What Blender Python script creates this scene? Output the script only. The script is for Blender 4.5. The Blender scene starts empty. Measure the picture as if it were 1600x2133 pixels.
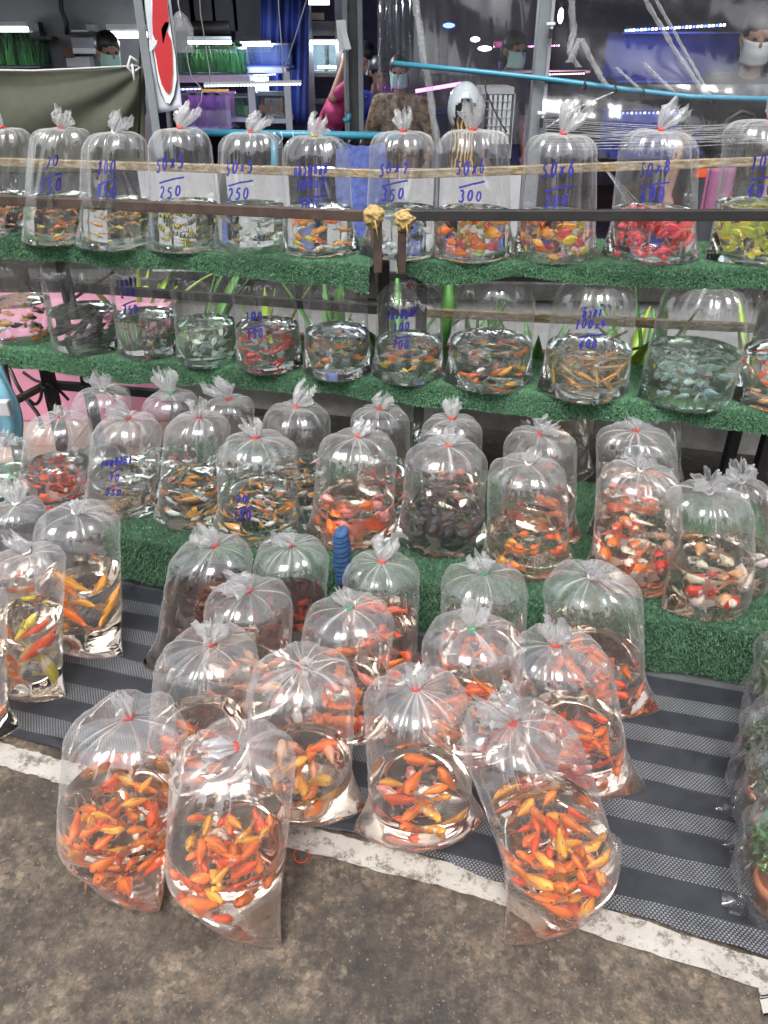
import bpy, math, random
import numpy as np
from mathutils import Vector, Matrix, Euler

# ------------------------------------------------------------------ camera, sky, light
scene = bpy.context.scene
PITCH = math.radians(31.5); FOC = 1611.0; CAMH = 1.45
cam_data = bpy.data.cameras.new('camera'); cam = bpy.data.objects.new('camera', cam_data)
scene.collection.objects.link(cam)
cam.location = (0, 0, CAMH); cam.rotation_euler = (math.radians(90) - PITCH, 0, 0)
cam_data.sensor_fit = 'VERTICAL'; cam_data.sensor_height = 24.0
cam_data.lens = 24.0 * FOC / 2133.0
cam_data.clip_start = 0.02; cam_data.clip_end = 500
scene.camera = cam

SUN_EL, SUN_AZ = math.radians(62), math.radians(200)      # high, behind the viewer's left shoulder
world = bpy.data.worlds.new('World'); scene.world = world; world.use_nodes = True
wn = world.node_tree.nodes; wl = world.node_tree.links
sky = wn.new('ShaderNodeTexSky'); sky.sky_type = 'NISHITA'; sky.sun_disc = False
sky.sun_elevation = SUN_EL; sky.sun_rotation = SUN_AZ
sky.air_density = 1.0; sky.dust_density = 4.0; sky.ozone_density = 1.0
hs = wn.new('ShaderNodeHueSaturation'); hs.inputs['Saturation'].default_value = 0.26   # an overcast, nearly white sky
bg = wn['Background']; bg.inputs['Strength'].default_value = 0.15
wl.new(sky.outputs['Color'], hs.inputs['Color']); wl.new(hs.outputs['Color'], bg.inputs['Color'])
sun_d = bpy.data.lights.new('sun', 'SUN'); sun_d.energy = 1.4; sun_d.angle = math.radians(35); sun_d.color = (1.0, 0.97, 0.93)
sun = bpy.data.objects.new('sun', sun_d); scene.collection.objects.link(sun)
sdir = Vector((math.sin(SUN_AZ) * math.cos(SUN_EL), math.cos(SUN_AZ) * math.cos(SUN_EL), math.sin(SUN_EL)))
sun.rotation_euler = sdir.to_track_quat('Z', 'Y').to_euler()
scene.view_settings.view_transform = 'Standard'; scene.view_settings.look = 'None'
scene.view_settings.exposure = 1.24; scene.view_settings.gamma = 1.0
scene.view_settings.use_curve_mapping = False
cy = scene.cycles
cy.max_bounces = 14; cy.transmission_bounces = 10; cy.transparent_max_bounces = 28
cy.diffuse_bounces = 3; cy.glossy_bounces = 4
cy.caustics_reflective = False; cy.caustics_refractive = True
cy.sample_clamp_indirect = 6.0; cy.blur_glossy = 0.3
cy.use_denoising = True; cy.use_adaptive_sampling = True; cy.adaptive_threshold = 0.03; cy.time_limit = 620
try:
    cy.denoiser = 'OPENIMAGEDENOISE'; cy.denoising_input_passes = 'RGB_ALBEDO_NORMAL'; cy.denoising_prefilter = 'ACCURATE'
except Exception:
    pass

# ------------------------------------------------------------------ helpers
R = math.radians; PI = math.pi
rng = random.Random(7)
COL = scene.collection
CP, SP = math.cos(PITCH), math.sin(PITCH)

def ray(px, py):
    a = (px - 800.0) / FOC; b = -(py - 1066.5) / FOC
    return Vector((a, CP + b * SP, -SP + b * CP))
def at_z(px, py, z):
    d = ray(px, py); t = (z - CAMH) / d.z
    return Vector((d.x * t, d.y * t, z))
def at_D(px, py, D):
    d = ray(px, py); t = D / d.y
    return Vector((d.x * t, D, CAMH + d.z * t))
def depth_of(p):
    return p.y * CP - (p.z - CAMH) * SP

def tag(o, label=None, cat=None, group=None, kind=None):
    if label: o['label'] = label
    if cat: o['category'] = cat
    if group: o['group'] = group
    if kind: o['kind'] = kind
    return o
def empty(name, loc=(0, 0, 0), rz=0.0):
    o = bpy.data.objects.new(name, None); COL.objects.link(o)
    o.location = loc; o.rotation_euler = (0, 0, rz); o.empty_display_size = 0.05
    return o
def link(name, me, parent=None, loc=None):
    o = bpy.data.objects.new(name, me); COL.objects.link(o)
    if parent is not None: o.parent = parent
    if loc is not None: o.location = loc
    return o

class MB:
    """collects geometry for ONE mesh object"""
    def __init__(s): s.v = []; s.f = []; s.m = []
    def add(s, vs, fs, mi=0):
        b = len(s.v); s.v += [tuple(p) for p in vs]
        s.f += [tuple(b + i for i in f) for f in fs]; s.m += [mi] * len(fs); return s
    def box(s, c, d, mi=0, rz=0.0, rot=None):
        x, y, z = d[0] / 2, d[1] / 2, d[2] / 2
        M = rot if rot is not None else Matrix.Rotation(rz, 3, 'Z')
        vs = [Vector(c) + M @ Vector((sx * x, sy * y, sz * z)) for sz in (-1, 1) for sy in (-1, 1) for sx in (-1, 1)]
        return s.add(vs, [(0, 2, 3, 1), (4, 5, 7, 6), (0, 1, 5, 4), (2, 6, 7, 3), (0, 4, 6, 2), (1, 3, 7, 5)], mi)
    def bar(s, p, q, w, h, mi=0, up=(0, 0, 1)):
        p, q = Vector(p), Vector(q); d = (q - p); L = d.length; d.normalize()
        u = Vector(up); sx = d.cross(u)
        if sx.length < 1e-4: sx = d.cross(Vector((1, 0, 0)))
        sx.normalize(); u = sx.cross(d)
        M = Matrix((d, sx, u)).transposed()
        return s.box((p + q) / 2, (L, w, h), mi, rot=M)
    def tube(s, pts, r, n=8, mi=0, cap=True):
        pts = [Vector(p) for p in pts]; m = len(pts); rr = r if hasattr(r, '__len__') else [r] * m
        vs = []; prev = None
        for i, p in enumerate(pts):
            d = (pts[min(i + 1, m - 1)] - pts[max(i - 1, 0)]).normalized()
            if prev is None:
                a = d.cross(Vector((0, 0, 1)))
                if a.length < 1e-3: a = d.cross(Vector((0, 1, 0)))
            else:
                a = prev - d * prev.dot(d)
            a.normalize(); prev = a; b = d.cross(a)
            vs += [p + (a * math.cos(2 * PI * k / n) + b * math.sin(2 * PI * k / n)) * rr[i] for k in range(n)]
        fs = [(i * n + k, i * n + (k + 1) % n, (i + 1) * n + (k + 1) % n, (i + 1) * n + k) for i in range(m - 1) for k in range(n)]
        if cap: fs += [tuple(range(n - 1, -1, -1)), tuple((m - 1) * n + k for k in range(n))]
        return s.add(vs, fs, mi)
    def lathe(s, prof, c=(0, 0, 0), n=20, mi=0, sx=1.0, sy=1.0):
        c = Vector(c); vs = []
        for r, z in prof:
            vs += [c + Vector((r * sx * math.cos(2 * PI * k / n), r * sy * math.sin(2 * PI * k / n), z)) for k in range(n)]
        m = len(prof)
        fs = [(i * n + k, i * n + (k + 1) % n, (i + 1) * n + (k + 1) % n, (i + 1) * n + k) for i in range(m - 1) for k in range(n)]
        return s.add(vs, fs, mi)
    def ball(s, c, rad, n=8, m=6, mi=0):
        rad = rad if hasattr(rad, '__len__') else (rad,) * 3; c = Vector(c); vs = []
        for i in range(m + 1):
            a = PI * i / m
            vs += [c + Vector((rad[0] * math.sin(a) * math.cos(2 * PI * k / n), rad[1] * math.sin(a) * math.sin(2 * PI * k / n), -rad[2] * math.cos(a))) for k in range(n)]
        fs = [(i * n + k, i * n + (k + 1) % n, (i + 1) * n + (k + 1) % n, (i + 1) * n + k) for i in range(m) for k in range(n)]
        return s.add(vs, fs, mi)
    def grid(s, fn, nu, nv, mi=0):
        vs = [fn(i / nu, j / nv) for j in range(nv + 1) for i in range(nu + 1)]
        fs = [(j * (nu + 1) + i, j * (nu + 1) + i + 1, (j + 1) * (nu + 1) + i + 1, (j + 1) * (nu + 1) + i) for j in range(nv) for i in range(nu)]
        return s.add(vs, fs, mi)
    def mesh(s, name, mats, smooth=False):
        me = bpy.data.meshes.new(name); me.from_pydata([tuple(p) for p in s.v], [], s.f)
        for m in (mats if isinstance(mats, (list, tuple)) else [mats]): me.materials.append(m)
        if any(s.m): me.polygons.foreach_set('material_index', s.m)
        if smooth: me.polygons.foreach_set('use_smooth', [True] * len(s.f))
        me.update(); return me
    def build(s, name, mats, parent=None, smooth=False, loc=None, bevel=0.0):
        o = link(name, s.mesh(name, mats, smooth), parent, loc)
        if bevel:
            b = o.modifiers.new('bevel', 'BEVEL'); b.width = bevel; b.segments = 2; b.limit_method = 'ANGLE'
        return o

def np_mesh(name, V, F, mats, smooth=True, mi=None):
    me = bpy.data.meshes.new(name)
    V = np.asarray(V, dtype=np.float32); F = np.asarray(F, dtype=np.int32); k = F.shape[1]
    me.vertices.add(len(V)); me.vertices.foreach_set('co', V.ravel())
    me.loops.add(F.size); me.loops.foreach_set('vertex_index', F.ravel())
    me.polygons.add(len(F)); me.polygons.foreach_set('loop_start', np.arange(0, F.size, k, dtype=np.int32))
    try: me.polygons.foreach_set('loop_total', np.full(len(F), k, dtype=np.int32))
    except Exception: pass
    for m in mats: me.materials.append(m)
    me.polygons.foreach_set('use_smooth', np.full(len(F), smooth))
    if mi is not None: me.polygons.foreach_set('material_index', np.asarray(mi, dtype=np.int32))
    me.update(); me.validate(); return me
def grid_faces(rows, n, close=True):
    i = np.arange(rows - 1)[:, None]; k = np.arange(n if close else n - 1)[None, :]; k2 = (k + 1) % n
    return np.stack([i * n + k, i * n + k2, (i + 1) * n + k2, (i + 1) * n + k], -1).reshape(-1, 4)

# ------------------------------------------------------------------ materials
class NT:
    def __init__(s, name):
        s.mat = bpy.data.materials.new(name); s.mat.use_nodes = True
        s.t = s.mat.node_tree; s.n = s.t.nodes; s.l = s.t.links
        s.bsdf = s.n['Principled BSDF']; s.out = s.n['Material Output']
    def new(s, typ, **kw):
        nd = s.n.new('ShaderNode' + typ)
        for k, v in kw.items():
            if hasattr(nd, k): setattr(nd, k, v)
            else: nd.inputs[k.replace('_', ' ')].default_value = v
        return nd
    def link(s, a, b): s.l.new(a, b)
    def coord(s, kind='Object', scale=None, rz=0.0):
        tc = s.new('TexCoord'); o = tc.outputs[kind]
        if scale is not None or rz:
            mp = s.new('Mapping'); s.link(o, mp.inputs['Vector'])
            if scale is not None: mp.inputs['Scale'].default_value = scale if hasattr(scale, '__len__') else (scale,) * 3
            mp.inputs['Rotation'].default_value = (0, 0, rz); o = mp.outputs['Vector']
        return o
    def noise(s, vec, scale, detail=4, rough=0.6, out='Fac'):
        nd = s.new('TexNoise'); s.link(vec, nd.inputs['Vector'])
        nd.inputs['Scale'].default_value = scale; nd.inputs['Detail'].default_value = detail; nd.inputs['Roughness'].default_value = rough
        return nd.outputs[out]
    def ramp(s, fac, stops):
        nd = s.new('ValToRGB'); s.link(fac, nd.inputs['Fac']); e = nd.color_ramp.elements
        while len(e) < len(stops): e.new(0.5)
        for el, (p, c) in zip(e, stops):
            el.position = p; el.color = (c if hasattr(c, '__len__') else (c, c, c)) + ((1,) if not hasattr(c, '__len__') or len(c) == 3 else ())
        return nd.outputs['Color']
    def mix(s, fac, a, b, mode='MIX'):
        nd = s.new('MixRGB', blend_type=mode)
        for i, x in ((0, fac), (1, a), (2, b)):
            if hasattr(x, 'is_linked') or isinstance(x, bpy.types.NodeSocket): s.link(x, nd.inputs[i])
            elif i == 0: nd.inputs[0].default_value = x
            else: nd.inputs[i].default_value = tuple(x) + (1,) if len(x) == 3 else x
        return nd.outputs[0]
    def math(s, op, a, b=0.0):
        nd = s.new('Math', operation=op)
        for i, x in ((0, a), (1, b)):
            if isinstance(x, bpy.types.NodeSocket): s.link(x, nd.inputs[i])
            else: nd.inputs[i].default_value = x
        return nd.outputs[0]
    def bump(s, h, strength=0.3, dist=0.01):
        nd = s.new('Bump'); s.link(h, nd.inputs['Height']); nd.inputs['Strength'].default_value = strength; nd.inputs['Distance'].default_value = dist
        s.link(nd.outputs['Normal'], s.bsdf.inputs['Normal'])
    def base(s, c):
        i = s.bsdf.inputs['Base Color']
        if isinstance(c, bpy.types.NodeSocket): s.link(c, i)
        else: i.default_value = tuple(c) + (1,)
    def rough(s, r):
        i = s.bsdf.inputs['Roughness']
        if isinstance(r, bpy.types.NodeSocket): s.link(r, i)
        else: i.default_value = r

def surf(name, col, rough=0.6, var=0.25, scale=12.0, bump=0.0, metal=0.0, spec=0.5, coat=0.0):
    """a plain painted / worn surface: base colour broken up by two scales of noise"""
    t = NT(name); v = t.coord('Object')
    n1 = t.noise(v, scale, 5, 0.65); n2 = t.noise(v, scale * 7, 3, 0.6)
    lo = tuple(c * (1 - var) for c in col); hi = tuple(min(1, c * (1 + var)) for c in col)
    c = t.ramp(n1, [(0.3, lo), (0.7, hi)]); c = t.mix(0.25, c, t.ramp(n2, [(0.35, lo), (0.65, hi)]))
    t.base(c); t.rough(rough); t.bsdf.inputs['Metallic'].default_value = metal
    t.bsdf.inputs['Specular IOR Level'].default_value = spec; t.bsdf.inputs['Coat Weight'].default_value = coat
    if bump: t.bump(n2, bump, 0.004)
    return t.mat
def glow(name, col, strength):
    t = NT(name); t.base((0.02, 0.02, 0.02)); t.bsdf.inputs['Emission Color'].default_value = tuple(col) + (1,)
    t.bsdf.inputs['Emission Strength'].default_value = strength; return t.mat
def film(name, haze=0.02, gloss=0.9, tint=(0.97, 0.975, 0.98), rough=0.06, ior=1.5, wr=0.0, edge=0.12, grazing=0.4, gathered=0.0):
    """thin clear plastic: straight see-through, a Fresnel reflection, a little milkiness that grows where seen edge-on"""
    t = NT(name); n = t.n; n.remove(t.bsdf)
    tr = t.new('BsdfTransparent'); tr.inputs['Color'].default_value = tint + (1,)
    gl = t.new('BsdfGlossy'); gl.inputs['Roughness'].default_value = rough; gl.inputs['Color'].default_value = (1, 1, 1, 1)
    df = t.new('BsdfTranslucent'); df.inputs['Color'].default_value = (0.9, 0.9, 0.9, 1)
    d2 = t.new('BsdfDiffuse'); d2.inputs['Color'].default_value = (0.9, 0.9, 0.9, 1)
    md = t.new('MixShader'); md.inputs[0].default_value = 0.5; t.link(df.outputs[0], md.inputs[1]); t.link(d2.outputs[0], md.inputs[2])
    lw = t.new('LayerWeight'); lw.inputs['Blend'].default_value = 0.5
    f4 = t.math('POWER', lw.outputs['Facing'], 3.5)
    hz = t.math('ADD', t.math('MULTIPLY', f4, edge), haze)
    if gathered:      # many layers of film lie together towards the knot
        at_ = t.new('Attribute', attribute_name='gather'); hz = t.math('ADD', hz, t.math('MULTIPLY', at_.outputs['Fac'], gathered))
    if haze + edge > 0:
        m1 = t.new('MixShader'); t.link(hz, m1.inputs[0]); t.link(tr.outputs[0], m1.inputs[1]); t.link(md.outputs[0], m1.inputs[2])
    else: m1 = tr
    f0 = ((ior - 1) / (ior + 1)) ** 2 * 1.9          # both faces of the sheet
    fr = t.math('ADD', t.math('MULTIPLY', t.math('POWER', lw.outputs['Facing'], 5.0), grazing * gloss), f0 * gloss)
    m2 = t.new('MixShader'); t.link(fr, m2.inputs[0])
    t.link(m1.outputs[0], m2.inputs[1]); t.link(gl.outputs[0], m2.inputs[2]); t.link(m2.outputs[0], t.out.inputs['Surface'])
    if wr:
        v = t.coord('Object'); h = t.noise(v, 60, 3, 0.6)
        b = t.new('Bump'); t.link(h, b.inputs['Height']); b.inputs['Strength'].default_value = wr; b.inputs['Distance'].default_value = 0.004
        t.link(b.outputs[0], gl.inputs['Normal'])
    return t.mat
IOR_W = 1.32
def water(name, col=(0.97, 0.99, 0.98)):
    t = NT(name); t.n.remove(t.bsdf)
    g = t.new('BsdfGlass'); g.inputs['IOR'].default_value = IOR_W; g.inputs['Roughness'].default_value = 0.0
    g.inputs['Color'].default_value = col + (1,); t.link(g.outputs[0], t.out.inputs['Surface']); return t.mat

def ground_mat():
    t = NT('worn_concrete'); v = t.coord('Object')
    big = t.noise(v, 2.2, 5, 0.65); mid = t.noise(v, 11, 6, 0.7); fine = t.noise(v, 150, 4, 0.7)
    c = t.ramp(mid, [(0.30, (0.022, 0.0165, 0.0125)), (0.48, (0.070, 0.055, 0.041)), (0.70, (0.145, 0.114, 0.083))])
    c = t.mix(t.ramp(big, [(0.44, 0.0), (0.58, 0.85)]), c, (0.024, 0.0185, 0.0145))
    vo = t.new('TexVoronoi'); t.link(v, vo.inputs['Vector']); vo.inputs['Scale'].default_value = 190
    speck = t.ramp(vo.outputs['Distance'], [(0.0, 1.0), (0.33, 0.0)])
    pick = t.ramp(t.noise(v, 90, 2, 0.5), [(0.5, 0.0), (0.6, 1.0)])
    c = t.mix(t.math('MULTIPLY', t.math('MULTIPLY', speck, pick), 0.6), c, (0.21, 0.175, 0.14))
    ag = t.new('TexVoronoi'); t.link(v, ag.inputs['Vector']); ag.inputs['Scale'].default_value = 95
    sp = t.new('SeparateColor'); t.link(ag.outputs['Color'], sp.inputs[0])
    tone = t.ramp(sp.outputs[0], [(0.0, (0.45, 0.45, 0.45)), (0.6, (0.95, 0.94, 0.92)), (1.0, (1.75, 1.68, 1.55))])
    c = t.mix(t.ramp(t.noise(v, 7, 3, 0.6), [(0.35, 0.25), (0.65, 0.85)]), c, t.mix(1.0, c, tone, 'MULTIPLY'))
    m2_ = t.noise(v, 38, 8, 0.78)
    c = t.mix(1.0, c, t.ramp(m2_, [(0.32, (0.45, 0.43, 0.40)), (0.5, (1.0, 1.0, 1.0)), (0.68, (1.55, 1.5, 1.42))]), 'MULTIPLY')
    blot = t.ramp(t.noise(v, 16, 3, 0.55), [(0.63, 0.0), (0.70, 0.55)])
    c = t.mix(blot, c, (0.20, 0.165, 0.12))
    rust = t.ramp(t.noise(v, 5, 4, 0.7), [(0.60, 0.0), (0.75, 0.45)])
    c = t.mix(rust, c, (0.11, 0.065, 0.03))
    c = t.mix(t.ramp(fine, [(0.35, 0.5), (0.5, 0.0)]), c, (0.022, 0.02, 0.018))
    t.base(c); t.rough(t.ramp(big, [(0.35, 0.75), (0.65, 0.5)])); t.bump(t.mix(0.5, fine, mid), 0.55, 0.004); return t.mat
def paint_mat():
    t = NT('worn_white_road_paint'); v = t.coord('Object')
    n = t.noise(v, 26, 6, 0.72); f = t.noise(v, 120, 4, 0.7)
    wear = t.ramp(t.mix(0.35, n, f), [(0.41, 1.0), (0.50, 0.0)])
    c = t.mix(t.ramp(t.noise(v, 9, 5, 0.7), [(0.35, 0.0), (0.7, 0.6)]), (0.36, 0.34, 0.31), (0.23, 0.21, 0.18))
    c = t.mix(wear, c, (0.11, 0.095, 0.078)); t.base(c); t.rough(0.75); t.bump(f, 0.4, 0.003); return t.mat
def mat_mat(rz):
    """woven ground-cover: dark solid bands between bands of pale flecked weave"""
    t = NT('striped_ground_cover'); tc = t.new('TexCoord'); sep = t.new('SeparateXYZ'); t.link(tc.outputs['Object'], sep.inputs[0])
    x, y = sep.outputs[0], sep.outputs[1]
    wob = t.math('MULTIPLY', t.math('SUBTRACT', t.noise(tc.outputs['Object'], 3.0, 2), 0.5), 0.012)
    ph = t.math('FRACT', t.math('DIVIDE', t.math('ADD', y, wob), 0.118))
    band = t.math('LESS_THAN', ph, 0.44)
    s = 0.0052
    iy = t.math('FLOOR', t.math('DIVIDE', y, s)); odd = t.math('MODULO', iy, 2.0)
    fx = t.math('FRACT', t.math('ADD', t.math('DIVIDE', x, s * 1.5), t.math('MULTIPLY', t.math('ABSOLUTE', odd), 0.5)))
    fy = t.math('FRACT', t.math('DIVIDE', y, s))
    fleck = t.math('MULTIPLY', t.math('LESS_THAN', t.math('ABSOLUTE', t.math('SUBTRACT', fx, 0.5)), 0.27), t.math('LESS_THAN', t.math('ABSOLUTE', t.math('SUBTRACT', fy, 0.5)), 0.34))
    dirt = t.noise(tc.outputs['Object'], 14, 5, 0.7)
    dark = t.ramp(dirt, [(0.3, (0.011, 0.0125, 0.017)), (0.75, (0.028, 0.031, 0.039))])
    pale = t.ramp(dirt, [(0.3, (0.12, 0.125, 0.13)), (0.7, (0.21, 0.215, 0.22))])
    c = t.mix(t.math('MULTIPLY', band, fleck), dark, pale)
    t.base(c); t.rough(t.ramp(dirt, [(0.3, 0.45), (0.7, 0.65)]))
    wv = t.new('TexWave'); t.link(tc.outputs['Object'], wv.inputs['Vector']); wv.inputs['Scale'].default_value = 90
    t.bump(t.mix(0.5, wv.outputs['Fac'], fleck), 0.25, 0.0015); return t.mat
def fish_mat(name, mode):
    t = NT(name); oi = t.new('ObjectInfo'); tc = t.new('TexCoord'); v = tc.outputs['Object']
    off = t.new('VectorMath', operation='ADD'); t.link(v, off.inputs[0])
    cx = t.new('CombineXYZ'); t.link(t.math('MULTIPLY', oi.outputs['Random'], 37.0), cx.inputs[0]); t.link(cx.outputs[0], off.inputs[1]); vv = off.outputs[0]
    col = oi.outputs['Color']
    sep = t.new('SeparateXYZ'); t.link(v, sep.inputs[0])
    belly = t.ramp(t.math('ADD', t.math('MULTIPLY', sep.outputs[2], 3.0), 0.5), [(0.1, 0.6), (0.6, 0.0)])
    if mode == 'plain':
        lite = t.mix(1.0, t.mix(1.0, col, (1.5, 1.7, 2.2), 'MULTIPLY'), (0.012, 0.010, 0.008), 'ADD')
        c = t.mix(belly, col, lite)
        c = t.mix(t.ramp(t.noise(vv, 3.2, 2), [(0.5, 0.0), (0.7, 0.45)]), c, lite)
    elif mode == 'koi':
        c = t.mix(t.ramp(t.noise(vv, 2.6, 1.5), [(0.42, 0.0), (0.44, 1.0)]), (0.82, 0.74, 0.64), col)
    elif mode == 'calico':
        c = t.mix(t.ramp(t.noise(vv, 2.4, 1.0), [(0.46, 0.0), (0.5, 1.0)]), (0.8, 0.72, 0.6), col)
        c = t.mix(t.ramp(t.noise(vv, 3.1, 1.0), [(0.60, 0.0), (0.64, 1.0)]), c, (0.015, 0.014, 0.014))
    elif mode == 'stripe':
        st = t.math('FRACT', t.math('MULTIPLY', t.math('ADD', sep.outputs[0], t.math('MULTIPLY', t.noise(v, 4, 1), 0.08)), 5.2))
        c = t.mix(t.math('LESS_THAN', st, 0.34), col, (0.018, 0.016, 0.012))
    t.base(c); t.rough(0.28); t.bsdf.inputs['Specular IOR Level'].default_value = 0.6
    t.bsdf.inputs['Subsurface Weight'].default_value = 0.0
    vo = t.new('TexVoronoi'); t.link(v, vo.inputs['Vector']); vo.inputs['Scale'].default_value = 34
    t.bump(vo.outputs['Distance'], 0.25, 0.01); return t.mat
def fin_mat():
    t = NT('fish_fin'); t.n.remove(t.bsdf); oi = t.new('ObjectInfo')
    c = t.mix(0.35, oi.outputs['Color'], (0.95, 0.85, 0.75))
    d = t.new('BsdfTranslucent'); t.link(c, d.inputs['Color']); d1 = t.new('BsdfDiffuse'); t.link(c, d1.inputs['Color'])
    m = t.new('MixShader'); m.inputs[0].default_value = 0.5; t.link(d.outputs[0], m.inputs[1]); t.link(d1.outputs[0], m.inputs[2])
    tr = t.new('BsdfTransparent'); m2 = t.new('MixShader')
    rib = t.new('TexWave'); t.link(t.coord('Object'), rib.inputs['Vector']); rib.bands_direction = 'Z'; rib.inputs['Scale'].default_value = 9; rib.inputs['Distortion'].default_value = 2
    t.link(t.ramp(rib.outputs['Fac'], [(0.0, 0.5), (1.0, 0.95)]), m2.inputs[0])
    t.link(tr.outputs[0], m2.inputs[1]); t.link(m.outputs[0], m2.inputs[2]); t.link(m2.outputs[0], t.out.inputs['Surface']); return t.mat
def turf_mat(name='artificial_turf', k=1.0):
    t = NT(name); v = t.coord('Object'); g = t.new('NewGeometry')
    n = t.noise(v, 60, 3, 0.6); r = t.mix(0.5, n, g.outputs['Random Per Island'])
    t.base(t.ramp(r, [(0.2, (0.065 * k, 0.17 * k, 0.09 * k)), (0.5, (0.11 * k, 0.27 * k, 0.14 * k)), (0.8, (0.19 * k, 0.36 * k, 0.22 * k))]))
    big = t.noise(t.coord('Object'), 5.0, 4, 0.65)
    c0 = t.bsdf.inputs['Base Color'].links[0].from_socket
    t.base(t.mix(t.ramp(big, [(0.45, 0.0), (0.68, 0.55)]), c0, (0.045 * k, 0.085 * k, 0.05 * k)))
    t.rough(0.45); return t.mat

# ------------------------------------------------------------------ shared materials
M = dict(
    ground=ground_mat(), paint=paint_mat(), turf=turf_mat(k=1.05), turf_shaded=turf_mat('shaded_turf', 0.62),  # second turf is the same, with the platform's shade put into its green
    backing=surf('turf_backing', (0.02, 0.06, 0.03), 0.8),
    steel=surf('rusty_brown_steel', (0.055, 0.035, 0.028), 0.5, 0.5, 30, 0.2),
    black=surf('black_steel', (0.018, 0.017, 0.017), 0.5, 0.4, 20, 0.1),
    tape=None,
    film=film('clear_bag_film', 0.036, 1.05, rough=0.0, ior=1.55, edge=0.42, grazing=0.35, gathered=0.68),
    tuft=film('gathered_bag_film', 0.30, 0.8, rough=0.2, ior=1.6, wr=0.5, edge=0.5),
    water=water('bag_water'), amber_water=water('warm_reflection_water', (0.99, 0.95, 0.905)), brown_water=water('murky_brown_water', (0.50, 0.36, 0.30)), green_water=water('greenish_water', (0.86, 0.95, 0.88)),  # second water: warm reflections around the goldfish put into its tint
    band_red=surf('red_rubber', (0.62, 0.03, 0.015), 0.45, 0.1), band_white=surf('white_rubber', (0.75, 0.72, 0.68), 0.5, 0.1),
    band_green=surf('green_rubber', (0.03, 0.28, 0.12), 0.45, 0.1), band_gold=surf('gold_rubber', (0.62, 0.33, 0.05), 0.45, 0.1),
    ink=surf('blue_marker_ink', (0.018, 0.02, 0.22), 0.5, 0.1),
    drop=film('water_bead', 0.06, 1.0, (1, 1, 1), 0.03, 1.6, 0, 0.6),
    fin=fin_mat(), eye=surf('fish_eye', (0.006, 0.006, 0.006), 0.1, 0.0),
    fish_plain=fish_mat('fish_scales', 'plain'), fish_koi=fish_mat('koi_scales', 'koi'),
    fish_calico=fish_mat('calico_scales', 'calico'), fish_stripe=fish_mat('striped_scales', 'stripe'),
)
def tape_mat():
    t = NT('brown_packing_tape'); v = t.coord('Object', (9, 40, 40), 0.5)
    n = t.noise(v, 3.0, 3, 0.7)
    t.base(t.ramp(n, [(0.3, (0.13, 0.09, 0.045)), (0.5, (0.24, 0.18, 0.10)), (0.7, (0.42, 0.36, 0.26))]))
    t.rough(0.22); t.bsdf.inputs['Coat Weight'].default_value = 0.6; t.bump(n, 0.4, 0.004); return t.mat
M['tape'] = tape_mat()

# ------------------------------------------------------------------ ground
g = MB(); g.grid(lambda u, v: ((u - .5) * 120, (v - .35) * 120, 0.0), 40, 40)
tag(g.build('ground', M['ground']), kind='structure')

LINE = [at_z(-260, 1484, 0), at_z(0, 1572, 0), at_z(140, 1612, 0), at_z(620, 1745, 0), at_z(1000, 1842, 0), at_z(1600, 2035, 0), at_z(1900, 2150, 0)]
lb = MB(); nseg = 90
def line_pt(u):
    s = u * (len(LINE) - 1); i = min(int(s), len(LINE) - 2); return LINE[i].lerp(LINE[i + 1], s - i)
def rag(u, k):
    return 0.003 * math.sin(u * 73 + k) + 0.0025 * math.sin(u * 191 + 2 * k) + 0.002 * math.sin(u * 411 + 5 * k)
lb.grid(lambda u, v: line_pt(u) + Vector((0.25, 0.97, 0)) * ((v - .5) * 0.058 + 0.5 * rag(u, v * 9)) + Vector((0, 0, 0.004)), 160, 3)
tag(lb.build('road_marking', M['paint']), kind='structure')
l2 = MB(); a = at_z(1578, 2062, 0); b = at_z(1588, 2120, 0); l2.grid(lambda u, v: a.lerp(b, v) + Vector((u * 0.07, 0.01 * u + rag(v, 3), 0.0058)), 4, 16)
tag(l2.build('road_marking', M['paint']), kind='structure')

MAT_RZ = R(-15)
def mat_fn(u, v):
    A, B = at_z(-420, 1405, 0), at_z(1780, 2052, 0)
    p = A.lerp(B, u); d = Vector((math.sin(R(15)), math.cos(R(15)), 0))
    q = p + d * (v * 1.15 + 0.006 * math.sin(u * 31) * (1 - v) + 0.004 * math.sin(u * 83) * (1 - v))
    z = 0.0075 + 0.002 * math.sin(u * 40 + v * 9) * math.sin(v * 23 + u * 5) + (0.003 * abs(math.sin(u * 22)) if v < 0.02 else 0)
    return Vector((q.x, q.y, z))
mo = MB(); mo.grid(mat_fn, 110, 60)
inv = Matrix.Rotation(-MAT_RZ, 4, 'Z')
mo.v = [tuple(inv @ Vector(p)) for p in mo.v]
mob = mo.build('ground_cover_mat', mat_mat(0)); mob.rotation_euler = (0, 0, MAT_RZ)
sd = mob.modifiers.new('thickness', 'SOLIDIFY'); sd.thickness = 0.0015
tag(mob, 'black woven plastic ground mat with pale flecked stripes under the floor bags', 'mat')

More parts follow.
